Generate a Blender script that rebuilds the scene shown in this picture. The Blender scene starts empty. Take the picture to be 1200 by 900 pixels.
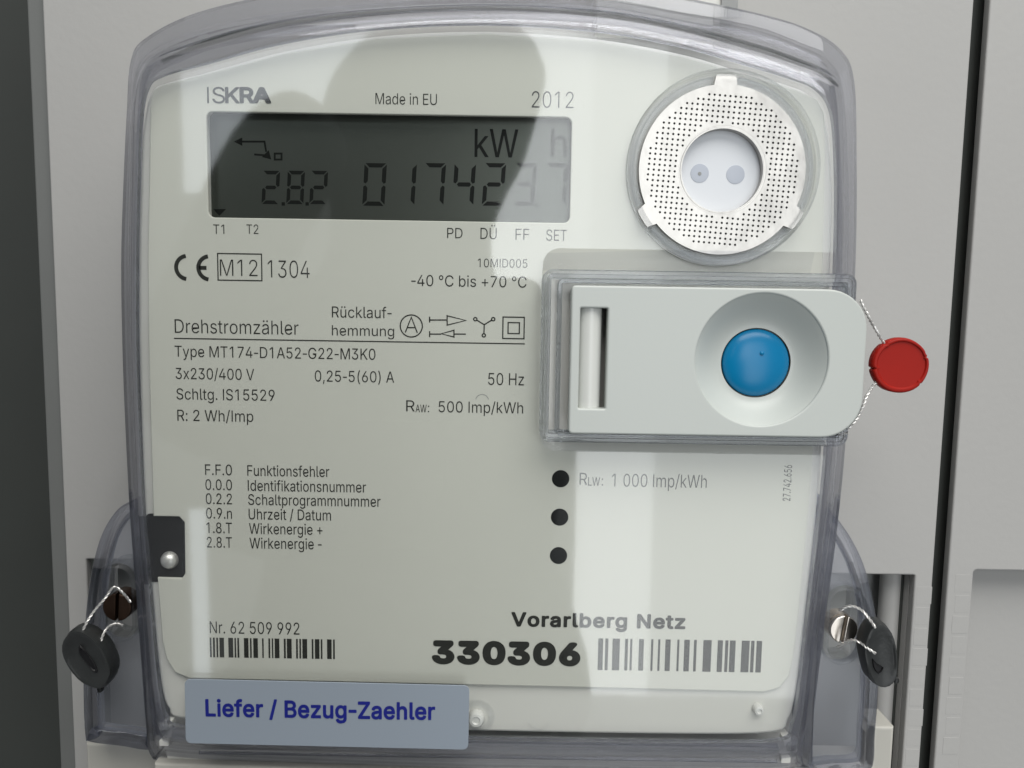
import bpy, bmesh, math, random
from mathutils import Vector, Matrix
random.seed(7)
scn = bpy.context.scene
R = math.radians

# ------------------------------------------------------------------ camera
# local frame used everywhere below, millimetres: x right, y up, d out of the
# wall towards the viewer (d = 0 is the printed face of the meter)
FPX, DCAM, PITCH, ROLL = 930.0, 192.0, R(5.8), R(0.9)
fwd = Vector((0, -math.sin(PITCH), -math.cos(PITCH)))
up0 = Vector((0, math.cos(PITCH), -math.sin(PITCH)))
rt0 = Vector((1, 0, 0))
rt = rt0 * math.cos(ROLL) + up0 * math.sin(ROLL)
up = up0 * math.cos(ROLL) - rt0 * math.sin(ROLL)
CAM = -fwd * DCAM

def W(p):
    """local mm -> world metres"""
    return Vector((p[0], -p[2], p[1])) * 0.001

def at(x, y, d=0.0):
    """photograph pixel -> local point on the plane at depth d"""
    r = fwd * FPX + rt * (x - 600) - up * (y - 450)
    t = (d - CAM.z) / r.z
    return CAM + r * t

def at2(x, y, d=0.0):
    p = at(x, y, d); return (p.x, p.y)

cam_data = bpy.data.cameras.new('camera')
cam_data.sensor_width = 36; cam_data.lens = 36 * FPX / 1200
cam_data.clip_start = 0.005; cam_data.clip_end = 60
cam = bpy.data.objects.new('camera', cam_data)
scn.collection.objects.link(cam)
wr, wu, wf = [Vector((v.x, -v.z, v.y)) for v in (rt, up, fwd)]
m = Matrix((wr, wu, -wf)).transposed().to_4x4(); m.translation = W(CAM)
cam.matrix_world = m
scn.camera = cam

# ------------------------------------------------------------------ light
world = bpy.data.worlds.new('World'); scn.world = world; world.use_nodes = True
bg = world.node_tree.nodes['Background']
bg.inputs[0].default_value = (0.93, 0.97, 1.0, 1); bg.inputs[1].default_value = 0.22
scn.view_settings.view_transform = 'Standard'; scn.view_settings.look = 'None'
scn.view_settings.exposure = 0.13; scn.view_settings.gamma = 1
scn.cycles.use_denoising = True
scn.cycles.max_bounces = 10; scn.cycles.transmission_bounces = 7
scn.cycles.transparent_max_bounces = 24; scn.cycles.glossy_bounces = 6
scn.cycles.caustics_reflective = True; scn.cycles.caustics_refractive = True
scn.cycles.sample_clamp_indirect = 6.0

ZC = 3.6                                # front face of the clear cover
def seen(x, y, L):
    """a point L mm in front of the cover that is mirrored at this pixel"""
    p = at(x, y, ZC - L); return Vector((p.x, p.y, ZC + L))

def lamp(name, x0, y0, x1, y1, L, rad, col=(1, 1, 1)):
    a, b = seen(x0, y0, L), seen(x1, y1, L)
    w, h = abs(a.x - b.x) * .001, abs(a.y - b.y) * .001
    l = bpy.data.lights.new(name, 'AREA'); l.shape = 'RECTANGLE'; l.size = w; l.size_y = h
    l.energy = rad * math.pi * w * h; l.color = col
    o = bpy.data.objects.new(name, l); scn.collection.objects.link(o)
    o.location = W((a + b) / 2); o.rotation_euler = (R(90), 0, 0)
    return o
COOL = (0.95, 0.98, 1.0)
# the bright doorway and windows behind the photographer, as the cover mirrors them
lamp('doorway_light', 572, -40, 690, 344, 2000, 3.5, COOL)
lamp('doorway_light', 690, -40, 758, 815, 2000, 3.1, COOL)
lamp('doorway_light', 758, -40, 1010, 820, 2000, 1.85, COOL)
lamp('window_light', 208, -40, 474, 230, 2000, 2.2, (0.88, 0.94, 1.0))
lamp('window_light', 221, 596, 246, 800, 2000, 2.2, (0.85, 0.92, 1.0))
# ceiling lamp in front of and above the cabinet
cl = bpy.data.lights.new('ceiling_light', 'AREA'); cl.shape = 'RECTANGLE'; cl.size = 2.0; cl.size_y = 1.2
cl.energy = 40; cl.color = (1, .985, .95)
co = bpy.data.objects.new('ceiling_light', cl); scn.collection.objects.link(co)
co.location = (0.35, -0.9, 1.5)
co.rotation_euler = (Vector((0, 0, 0)) - co.location).to_track_quat('-Z', 'Y').to_euler()

# ------------------------------------------------------------------ materials
def nmat(name):
    mt = bpy.data.materials.new(name); mt.use_nodes = True
    nt = mt.node_tree; nt.nodes.clear()
    out = nt.nodes.new('ShaderNodeOutputMaterial')
    return mt, nt, out

def plastic(name, col, rough=.45, spec=.5, metal=0, var=.04, vscale=60, bump=0, bscale=900, coat=0):
    mt, nt, out = nmat(name)
    b = nt.nodes.new('ShaderNodeBsdfPrincipled')
    b.inputs['Roughness'].default_value = rough; b.inputs['Metallic'].default_value = metal
    b.inputs['Specular IOR Level'].default_value = spec; b.inputs['Coat Weight'].default_value = coat
    tc = nt.nodes.new('ShaderNodeTexCoord')
    n = nt.nodes.new('ShaderNodeTexNoise'); n.inputs['Scale'].default_value = vscale; n.inputs['Detail'].default_value = 6
    nt.links.new(tc.outputs['Object'], n.inputs['Vector'])
    mx = nt.nodes.new('ShaderNodeMix'); mx.data_type = 'RGBA'
    mx.inputs[6].default_value = tuple(c * (1 - var) for c in col) + (1,)
    mx.inputs[7].default_value = tuple(min(1, c * (1 + var)) for c in col) + (1,)
    nt.links.new(n.outputs['Fac'], mx.inputs[0]); nt.links.new(mx.outputs[2], b.inputs['Base Color'])
    mr = nt.nodes.new('ShaderNodeMapRange'); mr.inputs[3].default_value = rough * .85; mr.inputs[4].default_value = min(1, rough * 1.15)
    nt.links.new(n.outputs['Fac'], mr.inputs[0]); nt.links.new(mr.outputs[0], b.inputs['Roughness'])
    if bump:
        n2 = nt.nodes.new('ShaderNodeTexNoise'); n2.inputs['Scale'].default_value = bscale; n2.inputs['Detail'].default_value = 4
        nt.links.new(tc.outputs['Object'], n2.inputs['Vector'])
        bp = nt.nodes.new('ShaderNodeBump'); bp.inputs['Strength'].default_value = bump; bp.inputs['Distance'].default_value = .0004
        nt.links.new(n2.outputs['Fac'], bp.inputs['Height']); nt.links.new(bp.outputs[0], b.inputs['Normal'])
    nt.links.new(b.outputs[0], out.inputs[0])
    return mt

def thin_clear(name, tint, rough=.042, ior=1.5):
    mt, nt, out = nmat(name)
    t = nt.nodes.new('ShaderNodeBsdfTransparent'); t.inputs[0].default_value = tint + (1,)
    g = nt.nodes.new('ShaderNodeBsdfGlossy'); g.inputs['Roughness'].default_value = rough
    g.inputs[0].default_value = (1, 1, 1, 1)
    f = nt.nodes.new('ShaderNodeFresnel'); f.inputs[0].default_value = ior
    # the light leaves a parallel sheet at the angle it came in with: same Fresnel on both faces
    ge = nt.nodes.new('ShaderNodeNewGeometry'); mi = nt.nodes.new('ShaderNodeMapRange')
    mi.inputs[3].default_value = ior; mi.inputs[4].default_value = 1 / ior
    nt.links.new(ge.outputs['Backfacing'], mi.inputs[0]); nt.links.new(mi.outputs[0], f.inputs[0])
    tc = nt.nodes.new('ShaderNodeTexCoord')
    n = nt.nodes.new('ShaderNodeTexNoise'); n.inputs['Scale'].default_value = 14; n.inputs['Detail'].default_value = 2
    nt.links.new(tc.outputs['Object'], n.inputs['Vector'])
    bp = nt.nodes.new('ShaderNodeBump'); bp.inputs['Strength'].default_value = .05; bp.inputs['Distance'].default_value = .001
    nt.links.new(n.outputs['Fac'], bp.inputs['Height']); nt.links.new(bp.outputs[0], g.inputs['Normal'])
    mx = nt.nodes.new('ShaderNodeMixShader')
    nt.links.new(f.outputs[0], mx.inputs[0]); nt.links.new(t.outputs[0], mx.inputs[1]); nt.links.new(g.outputs[0], mx.inputs[2])
    nt.links.new(mx.outputs[0], out.inputs[0])
    return mt

def frosted(name, tint, col, amount):
    """clear sheet with a finely textured, slightly milky face"""
    mt = thin_clear(name, tint, .2); nt = mt.node_tree
    out = next(n for n in nt.nodes if n.type == 'OUTPUT_MATERIAL'); src = out.inputs[0].links[0].from_socket
    d = nt.nodes.new('ShaderNodeBsdfDiffuse'); d.inputs[0].default_value = col + (1,)
    mx = nt.nodes.new('ShaderNodeMixShader'); mx.inputs[0].default_value = amount
    nt.links.new(src, mx.inputs[1]); nt.links.new(d.outputs[0], mx.inputs[2]); nt.links.new(mx.outputs[0], out.inputs[0])
    return mt

def clear(name, tint, ttint, mix=.5, rough=.02, ior=1.5):
    """moulded clear plastic: refraction, with part of the light passing straight"""
    mt, nt, out = nmat(name)
    g = nt.nodes.new('ShaderNodeBsdfGlass'); g.inputs[0].default_value = tint + (1,)
    g.inputs['Roughness'].default_value = rough; g.inputs['IOR'].default_value = ior
    t = nt.nodes.new('ShaderNodeBsdfTransparent'); t.inputs[0].default_value = ttint + (1,)
    mx = nt.nodes.new('ShaderNodeMixShader'); mx.inputs[0].default_value = mix
    nt.links.new(t.outputs[0], mx.inputs[1]); nt.links.new(g.outputs[0], mx.inputs[2])
    nt.links.new(mx.outputs[0], out.inputs[0])
    return mt

M = {}
M['panel'] = plastic('panel_plastic', (.385, .38, .368), .5, .35, var=.05, vscale=14, bump=.14, bscale=500)
M['panel_edge'] = plastic('panel_edge', (.28, .285, .28), .6, .3, var=.05)
M['strip'] = plastic('edge_strip', (.155, .16, .155), .6, .3, var=.05)
M['dark'] = plastic('cabinet_dark', (.046, .050, .046), .6, .3, var=.15, vscale=20)
M['gapdark'] = plastic('gap_dark', (.02, .022, .022), .7, .2, var=.15)
M['white'] = plastic('housing_white', (.62, .615, .58), .4, .4, var=.02, vscale=20)
M['cream'] = plastic('terminal_cover_white', (.44, .43, .39), .45, .4, var=.02, vscale=15)
M['plate'] = plastic('label_plate', (.56, .562, .512), .5, .25, var=.015, vscale=25)
M['lever'] = plastic('lever_plastic', (.475, .50, .475), .38, .45, var=.015, vscale=30, bump=.03, bscale=1200)
M['ink'] = plastic('ink_black', (.028, .029, .026), .6, .2, var=.2, vscale=300)
M['inkgrey'] = plastic('ink_grey', (.055, .055, .06), .6, .2, var=.2, vscale=300)
M['lcd'] = plastic('lcd_glass', (.075, .082, .072), .34, .25, metal=.72, var=.06, vscale=12)
M['seg'] = plastic('lcd_segment', (.008, .009, .008), .5, .1, var=.1)
M['steel'] = plastic('ring_steel', (.44, .425, .40), .30, .5, metal=1.0, var=.25, vscale=120, bump=.9, bscale=95)
M['portplate'] = plastic('port_plate', (.66, .68, .71), .4, .4, var=.02)
M['portdot'] = plastic('port_dot', (.42, .45, .51), .35, .5, var=.04)
M['black'] = plastic('black_plastic', (.010, .010, .011), .45, .25, var=.2)
M['dot'] = plastic('led_black', (.008, .009, .009), .5, .1, var=.15)
M['blue'] = plastic('button_blue', (.002, .17, .36), .26, .35, var=.06, vscale=60)
M['red'] = plastic('seal_red', (.30, .009, .004), .5, .2, var=.12, vscale=120, bump=.05, bscale=400)
M['sealblack'] = plastic('seal_black', (.022, .024, .024), .42, .5, var=.25, vscale=150, bump=.8, bscale=190)
M['wire'] = plastic('wire_metal', (.72, .71, .69), .42, .5, metal=.8, var=.15, vscale=400)
M['screw'] = plastic('screw_nickel', (.68, .63, .57), .24, .5, metal=1, var=.1, vscale=300)
M['screwdark'] = plastic('screw_dark_reflection', (.08, .05, .036), .4, .5, metal=1, var=.3, vscale=300)  # same metal as the other screw, its dark reflection put into the colour
M['sticker'] = plastic('sticker_film', (.26, .30, .35), .35, .4, var=.02, vscale=12)
M['navy'] = plastic('sticker_ink', (.010, .016, .20), .5, .3, var=.1, vscale=200)
M['pin'] = plastic('pin_plastic', (.60, .61, .58), .3, .6, var=.02)
M['rivet'] = plastic('rivet_plastic', (.66, .66, .64), .25, .6, var=.02)
M['coat'] = plastic('jacket', (.03, .032, .035), .8, .2, var=.2)
M['skin'] = plastic('skin', (.38, .24, .18), .6, .3, var=.05)
M['hair'] = plastic('hair', (.03, .022, .016), .7, .3, var=.2)
M['frame'] = clear('clear_frame', (.93, .94, .95), (.90, .91, .92), .75, .005)
M['refrline'] = plastic('refraction_dark', (.03, .042, .033), .6, .3, var=.2)  # dark refraction line of the rim, put into a colour
M['sheet'] = thin_clear('clear_sheet', (.985, .99, .985))
M['slope'] = thin_clear('clear_slope', (.90, .905, .92))
M['rim'] = clear('clear_rim', (.85, .855, .88), (.81, .815, .845), .58, 0.0)
M['ear'] = clear('clear_ear', (.84, .85, .89), (.80, .81, .85), .55, 0.0)
M['earface'] = frosted('clear_ear_face', (.86, .87, .90), (.30, .31, .335), .22)
M['collar'] = clear('clear_collar', (.95, .96, .97), (.97, .975, .98), .28, .01)

# ------------------------------------------------------------------ helpers
WL = {}
def empty(name, loc, **kw):
    o = bpy.data.objects.new(name, None); scn.collection.objects.link(o)
    o.empty_display_size = .01
    w = W(loc); o.location = w; WL[o] = w
    for k, v in kw.items(): o[k] = v
    return o

def mesh(name, verts, faces, mat, parent=None, smooth=False, **kw):
    """verts in local mm -> one object whose origin sits at its centre"""
    ws = [W(v) for v in verts]
    lo = Vector([min(w[i] for w in ws) for i in range(3)]); hi = Vector([max(w[i] for w in ws) for i in range(3)])
    c = (lo + hi) / 2
    me = bpy.data.meshes.new(name); me.from_pydata([w - c for w in ws], [], faces)
    bm = bmesh.new(); bm.from_mesh(me); bmesh.ops.recalc_face_normals(bm, faces=bm.faces); bm.to_mesh(me); bm.free()
    if mat: me.materials.append(mat)
    if smooth:
        me.polygons.foreach_set('use_smooth', [True] * len(me.polygons))
        me.set_sharp_from_angle(angle=R(40))
    o = bpy.data.objects.new(name, me); scn.collection.objects.link(o)
    WL[o] = c
    if parent: o.parent = parent; o.location = c - WL[parent]
    else: o.location = c
    for k, v in kw.items(): o[k] = v
    return o

def curve_geo(loops, ext, bevel=0, bres=3):
    cu = bpy.data.curves.new('tmp', 'CURVE'); cu.dimensions = '2D'; cu.fill_mode = 'BOTH'
    cu.extrude = max(0, ext - bevel); cu.bevel_depth = bevel; cu.bevel_resolution = bres; cu.offset = -bevel
    for lp in loops:
        s = cu.splines.new('POLY'); s.points.add(len(lp) - 1)
        for p, q in zip(s.points, lp): p.co = (q[0], q[1], 0, 1)
        s.use_cyclic_u = True
    o = bpy.data.objects.new('tmp', cu); me = bpy.data.meshes.new_from_object(o)
    v = [tuple(x.co) for x in me.vertices]; f = [tuple(p.vertices) for p in me.polygons]
    bpy.data.objects.remove(o); bpy.data.curves.remove(cu); bpy.data.meshes.remove(me)
    return v, f

def plate(name, loops, d0, d1, mat, parent=None, bevel=0, bres=3, **kw):
    v, f = curve_geo(loops, (d1 - d0) / 2, bevel, bres); dm = (d0 + d1) / 2
    # weld the seam between caps and sides
    return mesh(name, [(x, y, z + dm) for x, y, z in v], f, mat, parent, smooth=bevel > 0, **kw)

def circle(c, r, n=48, a0=0):
    return [(c[0] + r * math.cos(a0 + 2 * math.pi * i / n), c[1] + r * math.sin(a0 + 2 * math.pi * i / n)) for i in range(n)]

def rrect(x0, y0, x1, y1, r, n=6):
    x0, x1 = min(x0, x1), max(x0, x1); y0, y1 = min(y0, y1), max(y0, y1)
    rs = r if isinstance(r, (list, tuple)) else [r] * 4        # tr, tl, bl, br
    out = []
    for k, (cx, cy, sx, sy) in enumerate(((x1, y1, -1, -1), (x0, y1, 1, -1), (x0, y0, 1, 1), (x1, y0, -1, 1))):
        q = rs[k]
        for i in range(n + 1):
            a = math.pi / 2 * k + math.pi / 2 * i / n
            out.append((cx + sx * q + q * math.cos(a), cy + sy * q + q * math.sin(a)))
    return out

def rr_px(x0, y0, x1, y1, r, d, n=6):
    """upright rounded rectangle spanning pixel box, levelled in the meter's frame"""
    a, b, c, e = at(x0, y0, d), at(x1, y0, d), at(x0, y1, d), at(x1, y1, d)
    return rrect((a.x + c.x) / 2, (c.y + e.y) / 2, (b.x + e.x) / 2, (a.y + b.y) / 2, r, n)

def crom(pts, sub=8, closed=True):
    out = []; n = len(pts); D = len(pts[0])
    for i in range(n if closed else n - 1):
        g = lambda k: pts[k % n] if closed else pts[max(0, min(n - 1, k))]
        p0, p1, p2, p3 = g(i - 1), g(i), g(i + 1), g(i + 2)
        for s in range(sub):
            t = s / sub
            out.append(tuple(.5 * (2 * p1[k] + (p2[k] - p0[k]) * t + (2 * p0[k] - 5 * p1[k] + 4 * p2[k] - p3[k]) * t * t
                        + (3 * p1[k] - p0[k] - 3 * p2[k] + p3[k]) * t ** 3) for k in range(D)))
    if not closed: out.append(tuple(pts[-1]))
    return out

def loft(name, rings, mat, parent=None, closed_profile=True, closed_ring=True, smooth=True, cap=False, **kw):
    n = len(rings[0]); v = [p for r in rings for p in r]; f = []
    K = len(rings)
    for k in range(K if closed_profile else K - 1):
        a, b = k * n, ((k + 1) % K) * n
        for i in range(n if closed_ring else n - 1):
            j = (i + 1) % n
            f.append((a + i, a + j, b + j, b + i))
    if closed_profile and not closed_ring:
        f.append(tuple(k * n for k in range(K))); f.append(tuple(k * n + n - 1 for k in range(K)))
    if cap: f.append(tuple((K - 1) * n + i for i in range(n)))
    return mesh(name, v, f, mat, parent, smooth, **kw)

def inset(path, dist):
    """offset a closed 2-D path inwards"""
    n = len(path); area = sum(path[i][0] * path[(i + 1) % n][1] - path[(i + 1) % n][0] * path[i][1] for i in range(n))
    s = 1 if area > 0 else -1; out = []
    for i in range(n):
        a, b = Vector(path[i - 1][:2]), Vector(path[(i + 1) % n][:2]); t = (b - a).normalized()
        out.append((path[i][0] - t.y * s * dist, path[i][1] + t.x * s * dist))
    return out

def sweep(name, path, prof, mat, parent=None, closed_profile=True, **kw):
    rings = []
    for ins, d in prof:
        q = inset(path, ins) if ins else path
        rings.append([(x, y, d) for x, y in q])
    return loft(name, rings, mat, parent, closed_profile, **kw)

def lathe(name, c, prof, mat, parent=None, n=64, closed=False, smooth=True, **kw):
    rings = [[(c[0] + r * math.cos(2 * math.pi * i / n), c[1] + r * math.sin(2 * math.pi * i / n), d) for i in range(n)] for r, d in prof]
    return loft(name, rings, mat, parent, closed, True, smooth, **kw)

def tube_geo(pts, r, n=8, v=None, f=None):
    v = [] if v is None else v; f = [] if f is None else f
    P = [Vector(p) for p in pts]; base = len(v); nrm = None
    for i, p in enumerate(P):
        t = (P[min(i + 1, len(P) - 1)] - P[max(i - 1, 0)]).normalized()
        if nrm is None: nrm = t.orthogonal().normalized()
        nrm = (nrm - t * nrm.dot(t)).normalized(); bn = t.cross(nrm)
        for k in range(n):
            a = 2 * math.pi * k / n; v.append(tuple(p + (nrm * math.cos(a) + bn * math.sin(a)) * r))
    for i in range(len(P) - 1):
        for k in range(n):
            a = base + i * n; b = a + n; j = (k + 1) % n
            f.append((a + k, a + j, b + j, b + k))
    f.append(tuple(base + k for k in range(n))); e = base + (len(P) - 1) * n; f.append(tuple(e + k for k in range(n)))
    return v, f

def twisted(name, pts, mat, parent, r=.2, amp=.2, pitch=2.2):
    """two strands of sealing wire twisted round each other"""
    P = [Vector(p) for p in crom(pts, 14, False)]; v, f = [], []
    for ph in (0, math.pi):
        L = 0; q = []
        for i, p in enumerate(P):
            if i: L += (p - P[i - 1]).length
            t = (P[min(i + 1, len(P) - 1)] - P[max(i - 1, 0)]).normalized()
            e1 = t.cross(Vector((0, 0, 1))).normalized(); e2 = t.cross(e1)
            a = 2 * math.pi * L / pitch + ph
            q.append(p + (e1 * math.cos(a) + e2 * math.sin(a)) * amp)
        tube_geo(q, r, 6, v, f)
    return mesh(name, v, f, mat, parent, True)

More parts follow.
